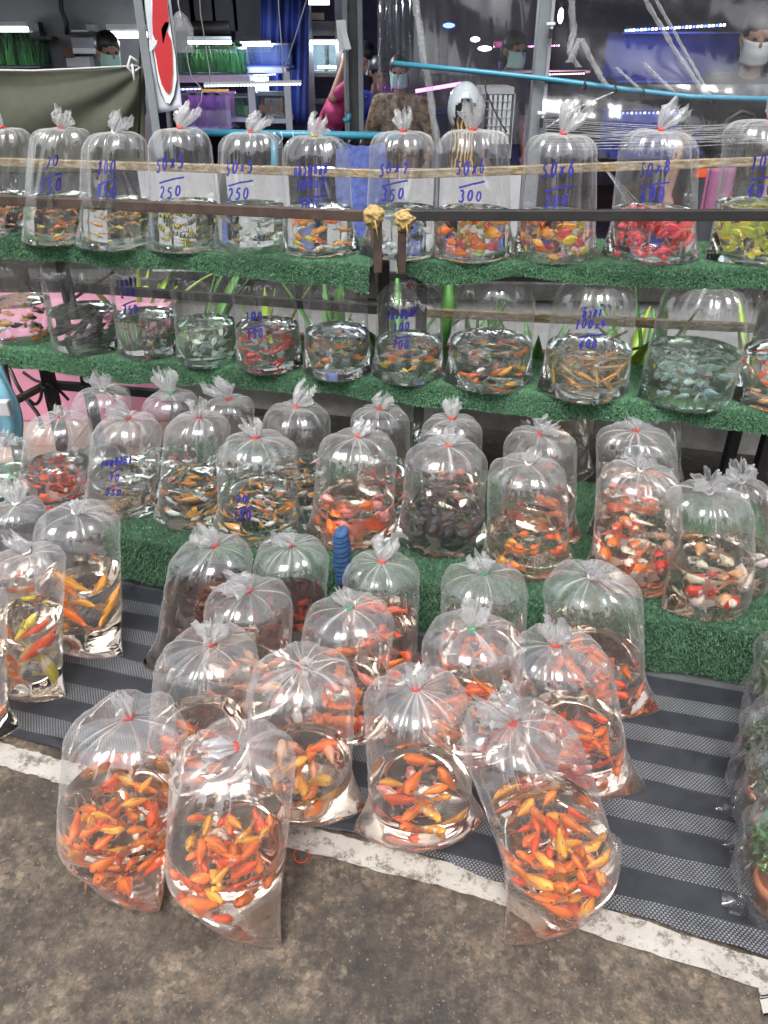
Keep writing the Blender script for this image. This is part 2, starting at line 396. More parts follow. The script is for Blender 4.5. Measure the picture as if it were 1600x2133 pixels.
# ------------------------------------------------------------------ turf and racks
def turf_roll(parent, P, Q, top, drop, dens, wob=0.006, seed=1, notch=None, blade=0.0056, close=1.0, tm='turf'):
    P, Q = Vector(P), Vector(Q); e = (Q - P); L = e.length; e.normalize(); f = Vector((e.y, -e.x, 0))
    rr = np.random.RandomState(seed); rad = 0.014; arc = rad * PI / 2; S = top + arc + drop
    ph = rr.rand(6) * 7
    def low(u):
        w = wob * (np.sin(u * L * 5.1 + ph[0]) + 0.6 * np.sin(u * L * 13 + ph[1]) + 0.35 * np.sin(u * L * 31 + ph[2]))
        if notch:
            for c, hw, dp in notch: w = w - dp * np.clip(1 - np.abs(u - c) / hw, 0, 1) ** 0.7
        return w
    def pos(u, s):
        u = np.asarray(u, float); s = np.asarray(s, float)
        sag = 0.0025 * np.sin(u * L * 9 + ph[3]) + 0.0015 * np.sin(u * L * 23 + ph[4])
        d = np.where(s < top, s - top, np.where(s < top + arc, rad * np.sin((np.minimum(np.maximum(s - top, 0), arc)) / rad), rad))
        t = np.clip((s - top - arc) / drop, 0, 1)
        z = np.where(s < top, 0.0, np.where(s < top + arc, -rad * (1 - np.cos(np.clip(s - top, 0, arc) / rad)), -rad - t * (drop + low(u))))
        d = d + 0.004 * t * np.sin(u * L * 17 + ph[5])
        z = z + sag
        a = np.clip((s - top) / arc, 0, 1) * PI / 2
        X = P.x + e.x * u * L + f.x * d; Y = P.y + e.y * u * L + f.y * d; Z = P.z + (Q.z - P.z) * u + z
        N = np.stack([f.x * np.sin(a), f.y * np.sin(a), np.cos(a)], -1)
        return np.stack([X, Y, Z], -1), N
    nu = int(L / 0.02) + 2; ss = np.concatenate([np.linspace(0, top, 4), top + np.linspace(.2, 1, 5) * arc, top + arc + np.linspace(.15, 1, 7) * drop])
    U, Sg = np.meshgrid(np.linspace(0, 1, nu), ss); V, Nn = pos(U.ravel(), Sg.ravel())
    o = link('turf_backing', np_mesh('turf_backing', V - Nn * 0.002, grid_faces(len(ss), nu, False)[:, ::-1], [M['backing']]), parent)
    N = int(dens * L * S); u = rr.rand(N); s = rr.rand(N) * S
    B, Nn = pos(u, s)
    dirn = Nn + rr.randn(N, 3) * 0.55 + np.array([0, 0, -0.25]) * (s > top)[:, None]; dirn /= np.linalg.norm(dirn, axis=1)[:, None]
    side = np.cross(dirn, rr.randn(N, 3)); side /= np.linalg.norm(side, axis=1)[:, None]
    Lb = blade * (0.6 + 0.7 * rr.rand(N))[:, None]; W = 0.0011
    V = np.stack([B - side * W, B + side * W, B + dirn * Lb], 1).reshape(-1, 3)
    o = link('turf', np_mesh('turf', V, np.arange(3 * N).reshape(-1, 3), [M[tm]], False), parent); o['kind'] = 'stuff'
    return pos

Z1, Z2, Z3 = 0.19, 0.543, 0.93
# low platform on the ground
pl = empty('turf_platform', at_z(800, 1240, 0))
tag(pl, 'low platform covered in green artificial turf, standing on the striped mat', 'platform')
PA, PB = at_z(215, 1105, Z1), at_z(1660, 1322, Z1); PE = (PB - PA).normalized(); PF = Vector((PE.y, -PE.x, 0))
inv_pl = -Vector(pl.location)
def child_offset(o, root):
    o.location = Vector(o.location) - Vector(root.location); return o
n0 = len(bpy.data.objects)
turf_roll(pl, PA, PB, 0.66, 0.155, 120000, 0.010, 3, blade=0.0085, tm='turf_shaded')
bx = MB(); c = (PA + PB) / 2 - PF * 0.33; bx.box((c.x, c.y, Z1 / 2 - 0.006), ((PB - PA).length - .02, 0.62, Z1 - 0.02), rz=math.atan2(PE.y, PE.x))
bx.build('box_frame', M['black'], pl)
for o in pl.children: child_offset(o, pl)

def rack(name, label, P, Q, depth, z, drop, dens, seed, notch=None, rail=None, back_rail=None, legs=(), wob=0.005):
    root = empty(name, (0, 0, 0)); tag(root, label, 'rack')
    P, Q = Vector(P), Vector(Q); e = (Q - P).normalized(); f = Vector((e.y, -e.x, 0)); L = (Q - P).length
    turf_roll(root, P, Q, depth, drop, dens, wob, seed, notch)
    c = (P + Q) / 2 - f * (depth / 2)
    b = MB(); b.box((c.x, c.y, z - 0.016), (L, depth - 0.01, 0.024), rz=math.atan2(e.y, e.x)); b.build('shelf_board', M['black'], root)
    b = MB(); p = P + f * 0.004; b.bar(P - f * 0.02 + Vector((0, 0, -0.036)), Q - f * 0.02 + Vector((0, 0, -0.036)), 0.03, 0.03); b.build('frame_bar', M['black'], root)
    for (u, d, z0, z1, w) in legs:
        q = P.lerp(Q, u) - f * d; b = MB(); b.bar((q.x, q.y, z0), (q.x, q.y, z1), w, w); b.build('leg', M['black'], root, bevel=0.002)
    return root, e, f
L3P, L3Q = at_z(-120, 490, Z3), at_z(772, 553, Z3)
R3P, R3Q = at_z(846, 543, Z3), at_z(1760, 562, Z3)
S2P, S2Q = at_z(-6, 728, Z2), at_z(1760, 872, Z2)
up_l, eL, fL = rack('display_rack', 'upper rack with sloping brown rail and green turf shelf, on the left', L3P, L3Q, 0.30, Z3, 0.040, 260000, 11,
                    legs=[(0.14, 0.28, 0, Z3 - .03, .035), (0.97, 0.28, 0, Z3 - .03, .035)], notch=[(1.0, 0.06, -0.012)])
up_r, eR, fR = rack('display_rack', 'upper rack with level dark rail and green turf shelf, on the right', R3P, R3Q, 0.30, Z3, 0.042, 260000, 12,
                    legs=[(0.03, 0.28, 0, Z3 - .03, .035), (0.95, 0.28, 0, Z3 - .03, .035)], notch=[(0.25, 0.16, 0.026), (0.0, 0.05, 0.03)])
mid, e2, f2 = rack('display_bench', 'long middle bench with green turf shelf between the upper racks and the platform', S2P, S2Q, 0.30, Z2, 0.048, 260000, 13, wob=0.008,
                   legs=[(0.96, 0.25, 0, Z2 - .03, .035)])
# front rails of the upper racks, posts and cloth padding
def rail(root, p, q, mat, w=0.022, h=0.026, nm='rail'):
    b = MB(); b.bar(p, q, w, h); return b.build(nm, mat, root, bevel=0.002)
rail(up_l, at_D(-120, 411, L3P.y - .05), at_D(770, 450, L3Q.y - .05), M['steel'], nm='front_rail')
rail(up_r, at_D(840, 448, R3P.y - .05), at_D(1760, 448, R3Q.y - .05), M['black'], nm='front_rail')
for root, px, D in ((up_l, 787, L3Q.y - .045), (up_r, 838, R3P.y - .045)):
    b = MB(); t_ = at_D(px, 452, D); bo = at_D(px - 2, 566, D); b.bar((t_.x, D, bo.z), (t_.x, D, t_.z), 0.028, 0.022); b.build('post', M['steel'], root, bevel=0.002)
    b = MB(); b.bar((t_.x, D, bo.z + .02), (t_.x, D + 0.2, bo.z + .02), 0.024, 0.024); b.build('bracket', M['black'], root)
for root, c in ((up_l, at_D(778, 447, L3Q.y - .055)), (up_r, at_D(843, 455, R3P.y - .055))):
    b = MB(); rr_ = random.Random(int(c.x * 1000))
    from mathutils import noise as mn
    def knob(u, v):
        th, ph = u * 2 * PI, v * PI; d = Vector((math.sin(ph) * math.cos(th), math.sin(ph) * math.sin(th), -math.cos(ph)))
        r = 0.021 * (0.86 + 0.55 * abs(mn.noise(d * 2.1 + c * 9)) + 0.22 * mn.noise(d * 5.0 + c * 5) + 0.10 * abs(mn.noise(d * 11.0)))
        p = Vector((1.25 * r * d.x, 0.85 * r * d.y, r * d.z)); p.z -= 0.012 * max(0, -d.z) ** 2
        return c + p
    b.grid(knob, 48, 28)
    b.bar(c + Vector((0.004, -0.018, -0.01)), c + Vector((0.012, -0.018, -0.055)), 0.012, 0.003)
    b.build('cloth_padding', surf('yellow_cloth', (0.36, 0.255, 0.10), 0.8, 0.25, 40, 0.3), root, smooth=True)['label'] = 'ochre cloth wrapped round the rail end'
# tape-wrapped wooden back rails
def back_rail(root, px0, py0, D0, px1, py1, D1, w=0.02, h=0.027):
    b = MB(); p, q = at_D(px0, py0, D0), at_D(px1, py1, D1); b.bar(p, q, w, h); return b.build('back_rail', M['tape'], root, bevel=0.003)
back_rail(up_l, -120, 333, 2.98, 830, 363, 2.69)
back_rail(up_r, 835, 363, 2.69, 1760, 330, 2.66)
back_rail(mid, 870, 650, 2.62, 1760, 692, 2.42, h=0.03)
b = MB(); b.bar(at_D(-60, 583, 2.9), at_D(870, 650, 2.66), 0.025, 0.03); b.build('back_rail', M['black'], mid)
# visible left legs and braces of the bench
def strut(root, a, b_, w, mat, nm): m_ = MB(); m_.bar(a, b_, w, w); return m_.build(nm, mat, root, bevel=0.002)
strut(mid, at_D(0, 760, 2.50), (at_D(42, 905, 2.50).x, 2.44, 0), 0.036, M['steel'], 'leg')
strut(mid, at_D(96, 765, 2.62), (at_D(118, 880, 2.62).x, 2.62, 0), 0.04, M['black'], 'leg')
strut(mid, at_D(30, 836, 2.50), at_D(92, 803, 2.62), 0.022, M['steel'], 'brace')
strut(mid, at_D(92, 800, 2.63), at_D(330, 820, 2.60), 0.028, M['black'], 'brace')
strut(mid, at_D(38, 545, 2.86), at_D(62, 640, 2.86), 0.04, M['black'], 'brace')
strut(mid, at_D(238, 565, 2.86), at_D(120, 645, 2.80), 0.01, M['black'], 'stay')

# ------------------------------------------------------------------ fish
def fish_mesh(kind, bend, mode):
    P_ = dict(
        goldfish=dict(h=.195, w=.165, body=.70, tail=.36, tsp=.21, dors=.13, peak=.36, double=False),
        fancy=dict(h=.27, w=.23, body=.60, tail=.44, tsp=.28, dors=.12, peak=.42, double=True),
        koi=dict(h=.115, w=.10, body=.80, tail=.22, tsp=.15, dors=.06, peak=.35, double=False),
        tetra=dict(h=.225, w=.08, body=.70, tail=.32, tsp=.20, dors=.16, peak=.42, double=False),
        barb=dict(h=.17, w=.09, body=.74, tail=.26, tsp=.16, dors=.10, peak=.40, double=False),
        molly=dict(h=.15, w=.10, body=.72, tail=.30, tsp=.15, dors=.10, peak=.38, double=False),
        guppy=dict(h=.10, w=.08, body=.62, tail=.42, tsp=.20, dors=.09, peak=.35, double=False),
        catfish=dict(h=.10, w=.12, body=.84, tail=.20, tsp=.08, dors=.07, peak=.25, double=False),
        loach=dict(h=.075, w=.07, body=.84, tail=.18, tsp=.08, dors=.05, peak=.30, double=False))[kind]
    m = MB(); n = 9; rows = 11; bl = P_['body']
    def cy_(x):      # sideways swim curve
        t = (0.5 - x); return bend * (t * t * 0.55 if t > 0 else t * t * 0.12)
    prof = []
    for i in range(rows):
        t = i / (rows - 1); x = 0.5 - t * bl
        g_ = (0.09 + 0.91 * t / P_['peak']) ** 0.48 if t < P_['peak'] else 1 - ((t - P_['peak']) / (1 - P_['peak'])) ** 1.5 * 0.70
        if i == 0: g_ = 0.2
        prof.append((x, P_['h'] * g_, P_['w'] * g_ * (1 - 0.25 * t)))
    vs = []
    for x, h, w in prof:
        for k in range(n):
            a_ = 2 * PI * k / n + PI / n; vs.append((x, cy_(x) + w * math.sin(a_), h * math.cos(a_) * (1.0 if math.cos(a_) > 0 else 1.05)))
    fs = [(i * n + k, i * n + (k + 1) % n, (i + 1) * n + (k + 1) % n, (i + 1) * n + k) for i in range(rows - 1) for k in range(n)]
    fs += [tuple(range(n)), tuple((rows - 1) * n + k for k in range(n - 1, -1, -1))]
    m.add(vs, fs, 0)
    xt = 0.5 - bl; hb = prof[-1][1]
    def tailfin(yaw, drop):
        vs = []; NU, NV = 4, 6
        for i in range(NU + 1):
            u = i / NU
            for j in range(NV + 1):
                q = j / NV * 2 - 1; ln = P_['tail'] * (0.55 + 0.45 * abs(q) ** 1.2)
                x = xt + 0.02 - u * ln; z = q * (hb * (1 - u) + P_['tsp'] * u ** 0.8) + drop * u * u
                y = cy_(x) * 1.15 + yaw * u * ln * (0.5 + 0.5 * (q + 1) / 2) + 0.02 * math.sin(q * 5 + bend * 4) * u
                vs.append((x, y, z))
        fs = [(i * (NV + 1) + j, i * (NV + 1) + j + 1, (i + 1) * (NV + 1) + j + 1, (i + 1) * (NV + 1) + j) for i in range(NU) for j in range(NV)]
        m.add(vs, fs, 1)
    if P_['double']: tailfin(0.45, -0.08); tailfin(-0.45, -0.08)
    else: tailfin(0.0, 0.0)
    # dorsal fin
    vs = []; N_ = 5
    for j in range(N_ + 1):
        t = j / N_; x = 0.5 - bl * (0.30 + 0.42 * t); hh = P_['h'] * (1 - max(0, (0.30 + 0.42 * t - P_['peak'])) * 1.0) * 0.95
        vs += [(x, cy_(x), hh * 0.85), (x - 0.05, cy_(x) + 0.012 * math.sin(j * 2), hh + P_['dors'] * (1 - t * 0.65) * (0.55 if j == 0 else 1))]
    m.add(vs, [(2 * j, 2 * j + 2, 2 * j + 3, 2 * j + 1) for j in range(N_)], 1)
    for s_ in (-1, 1):   # pectoral and pelvic fins
        for x0, zz, ln in ((0.5 - bl * .30, -.35, .16), (0.5 - bl * .56, -.8, .12)):
            w_ = P_['w'] * 0.85; y0 = cy_(x0) + s_ * w_ * (0.9 if zz > -.5 else .4)
            z0 = P_['h'] * zz
            m.add([(x0, y0, z0), (x0 - .04, y0, z0 - .02), (x0 - ln, y0 + s_ * ln * .6, z0 - ln * .35), (x0 - ln * .6, y0 + s_ * ln * .85, z0 - ln * .1)], [(0, 1, 2, 3)], 1)
    xe = 0.5 - bl * 0.13
    for s_ in (-1, 1):
        m.ball((xe, cy_(xe) + s_ * P_['w'] * 0.52, P_['h'] * 0.18), 0.028 if kind not in ('koi', 'catfish') else 0.016, 6, 4, 2)
    return m.mesh(kind, [M['fish_' + mode], M['fin'], M['eye']], smooth=True)
FISH = {}
def get_fish(kind, mode):
    if (kind, mode) not in FISH: kk = 0.35 if kind in ('koi', 'catfish') else 1.0; FISH[(kind, mode)] = [fish_mesh(kind, b_ * kk, mode) for b_ in (0.0, 0.35, -0.35, 0.7, -0.7)]
    return rng.choice(FISH[(kind, mode)])
FC = dict(orange=(.90, .20, .02), deep=(.85, .10, .015), red=(.70, .04, .02), gold=(.92, .42, .05), white=(.80, .74, .66), black=(.005, .005, .006), pink=(.95, .10, .13),
          rose=(.85, .28, .26), yellow=(.85, .66, .06), lime=(.52, .56, .05), tan=(.36, .24, .10), silver=(.46, .52, .50), maroon=(.36, .035, .02), pale=(.62, .68, .58),
          teal=(.26, .36, .35), amber=(.75, .33, .06), peach=(.92, .48, .26), grey=(.022, .021, .022))

# ------------------------------------------------------------------ marker-pen strokes (width .6, height 1)
def arc_(cx, cy_, rx, ry, a0, a1, n=10): return [(cx + rx * math.cos(R(a0 + (a1 - a0) * i / n)), cy_ + ry * math.sin(R(a0 + (a1 - a0) * i / n))) for i in range(n + 1)]
GL = {
    '0': [arc_(.3, .5, .24, .42, 90, 450, 14)], '1': [[(.12, .72), (.34, .95), (.30, .02)]],
    '2': [arc_(.3, .7, .22, .25, 165, -40, 9) + [(.1, .06), (.3, .12), (.56, .04)]],
    '3': [arc_(.26, .72, .2, .22, 150, -70, 8) + arc_(.26, .27, .26, .25, 75, -150, 9)],
    '4': [[(.42, .95), (.08, .42), (.12, .34), (.58, .40)], [(.40, .62), (.34, .0)]],
    '5': [[(.54, .92), (.18, .90), (.12, .56)] + arc_(.27, .32, .25, .27, 110, -140, 9)],
    '6': [[(.46, .95), (.2, .6)] + arc_(.3, .28, .22, .25, 160, -200, 12)], '7': [[(.06, .86), (.28, .94), (.54, .88), (.26, .02)]],
    '8': [arc_(.3, .72, .18, .2, -90, 270, 10) + arc_(.3, .27, .23, .25, 90, -270, 10)],
    'x': [[(.1, .6), (.5, .15)], [(.5, .62), (.08, .12)]], '-': [[(.1, .4), (.5, .42)]], '.': [[(.2, .05), (.26, .0)]],
    'K': [[(.08, .0), (.1, .55), (.02, .66), (.2, .85), (.45, .85), (.55, .65), (.55, .0)]],
    'L': [arc_(.14, .12, .1, .12, 0, 360, 7) + [(.24, .4), (.06, .68), (.3, .9), (.55, .7), (.55, .0)]],
    'W': [arc_(.3, .1, .09, .1, 90, 430, 7) + [(.52, .3), (.5, .75), (.3, .9), (.1, .75)]],
    'Y': [arc_(.12, .85, .08, .1, 0, 360, 7) + [(.16, .6), (.06, .3), (.14, .02), (.5, .02), (.55, .4), (.54, .9)]],
    'H': [arc_(.1, .85, .08, .1, 0, 360, 7) + [(.14, .0), (.2, .45), (.45, .3), (.5, .0), (.52, .6)], arc_(.5, .8, .09, .1, 0, 360, 7)],
    'O': [arc_(.14, .3, .09, .1, 0, 360, 7) + [(.08, .02), (.5, .02), (.55, .5), (.4, .88), (.08, .75)]],
    'M': [arc_(.08, .88, .07, .09, 0, 360, 7) + [(.12, .1)] + arc_(.12, .08, .08, .08, 180, 500, 7) + [(.52, .2), (.54, .9)]],
    'N': [arc_(.08, .88, .07, .09, 0, 360, 7) + [(.14, .05), (.4, .2)] + arc_(.48, .12, .08, .1, 180, 500, 7) + [(.54, .9)]],
    'S': [arc_(.2, .3, .09, .1, 0, 360, 7) + [(.06, .1), (.08, .7), (.3, .9), (.5, .7), (.52, .0)], [(.45, .85), (.6, 1.0)]],
    'A': [[(.08, .75), (.25, .9), (.42, .75), (.42, .0)]], 'P': [arc_(.2, .85, .07, .09, 0, 360, 7) + [(.1, .4), (.1, .0), (.3, .45), (.5, .0), (.54, .9)]],
    'G': [arc_(.3, .85, .09, .1, 0, 360, 7) + [(.38, .1), (.1, .5)]], 'E': [arc_(.16, .1, .09, .1, 0, 360, 7) + [(.12, .9)]],
    'T': [arc_(.3, .3, .1, .12, 0, 360, 8) + [(.1, .1), (.06, .7), (.2, .88), (.3, .74), (.42, .88), (.54, .7), (.55, .0)]],
}
MARK = {'^': [[(.0, 1.12), (.2, 1.25), (.3, 1.12)]], '~': [[(.0, 1.1), (.15, 1.3), (.35, 1.12), (.38, 1.32)]]}

# ------------------------------------------------------------------ bags
def sstep(x): x = np.clip(x, 0, 1); return x * x * (3 - 2 * x)
BAND = {'r': 'band_red', 'w': 'band_white', 'g': 'band_green', 'o': 'band_gold'}
DROP_MESH = MB().ball((0, 0, 0), 1.0, 5, 4)
def make_bag(base, r, H, wf, seam, lean, seed, watermat='water', band='r', txt=None, tdx=0.0, tz=0.80, tuft=(0.0, 0.0, 1.0), tuft_len=0.075, drops=40, label='', group='', ruffle=1.0, th_size=0.034, taper=0.08, flare=(1.36, 0.62)):
    root = empty('fish_bag', base, seam); tag(root, label, 'bag', group)
    q = np.random.RandomState(seed)
    ls = Matrix.Rotation(-seam, 2) @ Vector((lean[0], lean[1]))
    A0, B0 = flare; hd = 0.54 * r; Hd = H - hd; Hw = wf * H; rn = 0.009
    nl = q.randint(6, 9); ph = q.rand(12) * 6.28
    creases = [(q.rand() * 6.28, 0.05 + 0.09 * q.rand(), (q.rand() - .35) * 0.07, (q.rand() - .5) * 0.9) for _ in range(8)]
    creases += [(q.rand() * 6.28 if i_ > 2 else -PI / 2 - seam + (i_ - 1) * 0.95 + (q.rand() - .5) * .5, 0.10 + 0.12 * q.rand(), -0.07 - 0.08 * q.rand(), (q.rand() - .5) * 0.7) for i_ in range(7)]
    def pos(th, z, inset=0.0, dome=None):
        """th: angle, z: height (below the dome) or dome angle"""
        s = sstep(z / (0.95 * r)); a = r * (A0 + (1 - A0) * s) - inset; b = r * (B0 + (1 - B0) * s) - inset
        c, sn = np.cos(th), np.sin(th)
        x = a * c; y = b * sn * np.abs(sn) ** (0.8 * (1 - s))
        # ribs near the seam ends, low down
        rib = 0.0011 * np.sin(z * 620 + 3 * sn + ph[0]) * np.abs(c) ** 6 * (1 - s * 0.6)
        x = x + rib * np.sign(c) * 2.2; 
        # slack film above the water line
        dry = np.clip((z - Hw - 0.004) / (Hd - Hw), 0, 1) ** 0.8
        cusp = np.abs(np.sin(nl / 2 * (th + ph[1]) + 0.25 * np.sin(z * 9 + ph[2]))) - 0.64
        rad = 1 + dry * 0.05 * cusp * ruffle + taper * (1 - np.clip((z - 0.5 * Hw) / (Hd - 0.5 * Hw), 0, 1))
        for t0, wd, am, dr in creases:
            dth = (th - t0 - dr * (z - Hd) / H + PI) % (2 * PI) - PI
            rad = rad + dry * am * np.exp(-(dth / wd) ** 2) * ruffle
        x, y, zz = x * rad, y * rad, z
        return x, y, zz
    def place(x, y, z):
        k = np.clip(z / H, 0, 1.3) ** 1.2
        return np.stack([x + ls[0] * k, y + ls[1] * k, z], -1)
    n = 128; th = np.arange(n) / n * 2 * PI
    zr = np.concatenate([np.linspace(0.002, Hw, 30), np.linspace(Hw, Hd, 14)[1:]])
    TH, ZZ = np.meshgrid(th, zr); x, y, z = pos(TH, ZZ); V = [place(x.ravel(), y.ravel(), z.ravel())]
    # dome: gathers with pleats up to the neck
    psi = np.linspace(0, PI / 2, 17)[1:]
    x0, y0, _ = pos(th, np.full(n, Hd))
    pleat = np.zeros(n); pleat2 = np.zeros(n)
    for tgt, cnt, w0, w1 in ((pleat, 34, .035, .10), (pleat2, 46, .028, .06)):
        for _ in range(cnt):
            dth = (th - q.rand() * 6.2832 + PI) % (2 * PI) - PI; wd = w0 + (w1 - w0) * q.rand() ** 2
            tgt += (q.rand() * 1.6 - .55) * np.maximum(0, 1 - np.abs(dth) / (wd * 1.6))
    pleat -= pleat.mean(); pleat2 -= pleat2.mean()
    lob = np.abs(np.sin(nl / 2 * (th + ph[1]))) - 0.64
    ga = [np.zeros(n * len(zr))]; pn = np.clip((pleat - pleat.min()) / (pleat.max() - pleat.min() + 1e-6), 0, 1); pn2 = np.clip((pleat2 - pleat2.min()) / (pleat2.max() - pleat2.min() + 1e-6), 0, 1)
    for p in psi:
        g_ = math.cos(p) ** 0.52; zz = Hd + hd * math.sin(p) ** 1.15; u = p / (PI / 2)
        k = (rn + (r - rn) * g_) / r
        am = 0.055 * math.sin(PI * min(1, u * 1.0)) ** 0.8 * ruffle; am2 = 0.13 * max(0, u - .35) * ruffle
        f_ = k * (1 + am * pleat + am2 * pleat2 + 0.045 * lob * math.sin(PI * u))
        zp = np.full(n, zz) + hd * 0.06 * lob * math.sin(PI * u) + (0.0028 * pleat * math.sin(PI * u) + 0.002 * pleat2 * max(0, math.sin(2 * PI * (u - .3)))) * ruffle
        V.append(place(x0 * f_, y0 * f_, zp)); ga.append(np.clip(u ** 1.3 * (0.10 + 1.1 * np.maximum(pn2 - .42, 0) + 0.9 * np.maximum(pn - .5, 0)), 0, 1) + 0.5 * max(0, u - .8))
    rows = len(zr) + len(psi); V = np.concatenate(V)
    F = grid_faces(rows, n)
    bot = place(np.zeros(1), np.zeros(1), np.full(1, 0.002)); V = np.concatenate([V, bot])
    F3 = np.stack([np.full(n, len(V) - 1), (np.arange(n) + 1) % n, np.arange(n), np.arange(n)], -1)[:, :3]
    me = bpy.data.meshes.new('film'); me.from_pydata(V.tolist(), [], F.tolist() + F3.tolist()); me.materials.append(M['film'])
    me.attributes.new('gather', 'FLOAT', 'POINT').data.foreach_set('value', np.concatenate(ga + [np.zeros(1)]).astype(np.float32))
    me.polygons.foreach_set('use_smooth', [True] * len(me.polygons)); me.update(); link('film', me, root)
    # water
    nw = 72; tw = np.arange(nw) / nw * 2 * PI; zw = np.linspace(0.005, Hw, 30); TW, ZW = np.meshgrid(tw, zw)
    x, y, z = pos(TW, ZW, 0.002); W = place(x.ravel(), y.ravel(), z.ravel())
    FW = grid_faces(30, nw).tolist(); m_ = len(W); W = np.concatenate([W, place(np.zeros(2), np.zeros(2), np.array([0.005, Hw]))])
    FW += [(m_, (k + 1) % nw, k) for k in range(nw)]; o_ = 29 * nw
    # water surface: two inner rings with faint ripples
    rings = [o_]; 
    for s_ in (0.985, 0.6, 0.28):
        xx, yy, _ = pos(tw, np.full(nw, Hw), 0.002)
        rip = 0.0006 * np.sin(9 * xx / r + ph[7]) * np.cos(8 * yy / r + ph[8]) - 0.0003
        rings.append(len(W)); W = np.concatenate([W, place(xx * s_, yy * s_, Hw + rip)])
    for a_, b_ in zip(rings[:-1], rings[1:]): FW += [(a_ + k, a_ + (k + 1) % nw, b_ + (k + 1) % nw, b_ + k) for k in range(nw)]
    FW += [(m_ + 1, rings[-1] + k, rings[-1] + (k + 1) % nw) for k in range(nw)]
    me = bpy.data.meshes.new('water'); me.from_pydata(W.tolist(), [], FW); me.materials.append(M[watermat])
    sm = np.ones(len(FW), bool); sm[29 * nw:30 * nw] = False; me.polygons.foreach_set('use_smooth', sm); me.update()
    try: me.set_sharp_from_angle(angle=R(50))
    except Exception: pass
    link('water', me, root)
    # neck, tuft and rubber band
    neck = Vector((ls[0], ls[1], H)); ax = (Matrix.Rotation(-seam, 3, 'Z') @ Vector(tuft)).normalized()
    sa = ax.cross(Vector((0.3, 1, 0.1))).normalized(); sb = ax.cross(sa)
    nt, rt = 88, 16; tt = np.arange(nt) / nt * 2 * PI; TV = []
    flat = 0.55 + 0.35 * q.rand(); R1 = tuft_len * (0.36 + 0.16 * q.rand()); rg = 1 + 0.22 * np.cos(3 * tt + ph[9]) + 0.16 * np.cos(7 * tt + ph[10]) + 0.1 * np.cos(17 * tt + ph[2])
    for j in range(rt):
        v = j / (rt - 1); dd = -0.006 + (tuft_len + 0.006) * v * (1 + (rg - 1) * v * 0.8)
        base_r = rn * (1 - 0.25 * math.sin(min(1, v * 6) * PI)) if v < 0.18 else rn + (R1 - rn) * ((v - 0.18) / 0.82) ** 0.8
        cr = 1 + min(1, v * 3) * (0.30 * np.cos(4 * tt + ph[3] + 1.6 * v) + 0.26 * np.cos(9 * tt + ph[4] - 1.5 * v) + 0.20 * np.cos(17 * tt + ph[5] + 1.2 * v) + 0.13 * np.cos(29 * tt + ph[6] - 2 * v) + 0.09 * q.randn(nt))
        rr_ = base_r * cr * (1 - 0.25 * max(0, v - 0.75) / 0.25)
        bendv = Vector((0.25 * ax.x, 0.25 * ax.y, -0.2)) * (tuft_len * v * v)
        cx_ = np.array(neck) [None, :] + np.array(ax)[None, :] * np.asarray(dd).reshape(-1, 1) + np.array(bendv)[None, :]
        TV.append(cx_ + np.array(sa)[None, :] * (rr_ * np.cos(tt))[:, None] + np.array(sb)[None, :] * (flat * rr_ * np.sin(tt))[:, None])
    link('tuft', np_mesh('tuft', np.concatenate(TV), grid_faces(rt, nt), [M['tuft']]), root)
    b = MB(); ring = [neck + ax * 0.003 + (sa * math.cos(k * PI / 8) + sb * math.sin(k * PI / 8)) * (rn * 0.98) + ax * 0.0015 * math.sin(k * 1.3) for k in range(17)]
    b.tube(ring, 0.0026, 6); b.build('rubber_band', M[BAND[band]], root, smooth=True)
    # beads of water on the inside of the film
    if drops:
        dv, df = [], []; bv = np.array(DROP_MESH.v); bf = DROP_MESH.f
        for _ in range(drops):
            t_ = q.rand() * 6.28; z_ = Hw + (Hd + hd * .1 - Hw) * q.rand() ** 1.5
            xx, yy, zz = pos(np.array([t_]), np.array([z_])); p = place(xx, yy, zz)[0]; s_ = 0.0007 + 0.0011 * q.rand() ** 3
            b0 = len(dv) * len(bv); dv.append(bv * s_ + p); df += [tuple(i + b0 for i in f) for f in bf]
        me = bpy.data.meshes.new('droplets'); me.from_pydata(np.concatenate(dv).tolist(), [], df); me.materials.append(M['drop'])
        me.polygons.foreach_set('use_smooth', [True] * len(df)); o = link('droplets', me, root); o['kind'] = 'stuff'
    # marker-pen price
    if txt:
        tv, tf = [], []; wv = Vector((-base[0], -base[1])); th0 = math.atan2(wv.y, wv.x) - seam
        zc = tz * H; lines = txt
        tot = 0.0; ycur = zc
        def stroke(pts, wd):
            P = [Vector(p) for p in pts]; Q = []
            for i in range(len(P) - 1):
                k = max(1, int((P[i + 1] - P[i]).length / 0.004)); Q += [P[i].lerp(P[i + 1], t / k) for t in range(k)]
            Q.append(P[-1]); b0 = len(tv)
            for i, p in enumerate(Q):
                d = (Q[min(i + 1, len(Q) - 1)] - Q[max(i - 1, 0)]); d = d.normalized() if d.length > 0 else Vector((1, 0)); nn = Vector((-d.y, d.x)) * wd
                for s_ in (-1, 1):
                    w_ = p + nn * s_; t_ = np.array([th0 + w_.x / r]); xx, yy, zz = pos(t_, np.array([w_.y])); pp = place(xx * 1.012, yy * 1.012, zz)[0]; tv.append(tuple(pp))
            for i in range(len(Q) - 1): tf.append((b0 + 2 * i, b0 + 2 * i + 1, b0 + 2 * i + 3, b0 + 2 * i + 2))
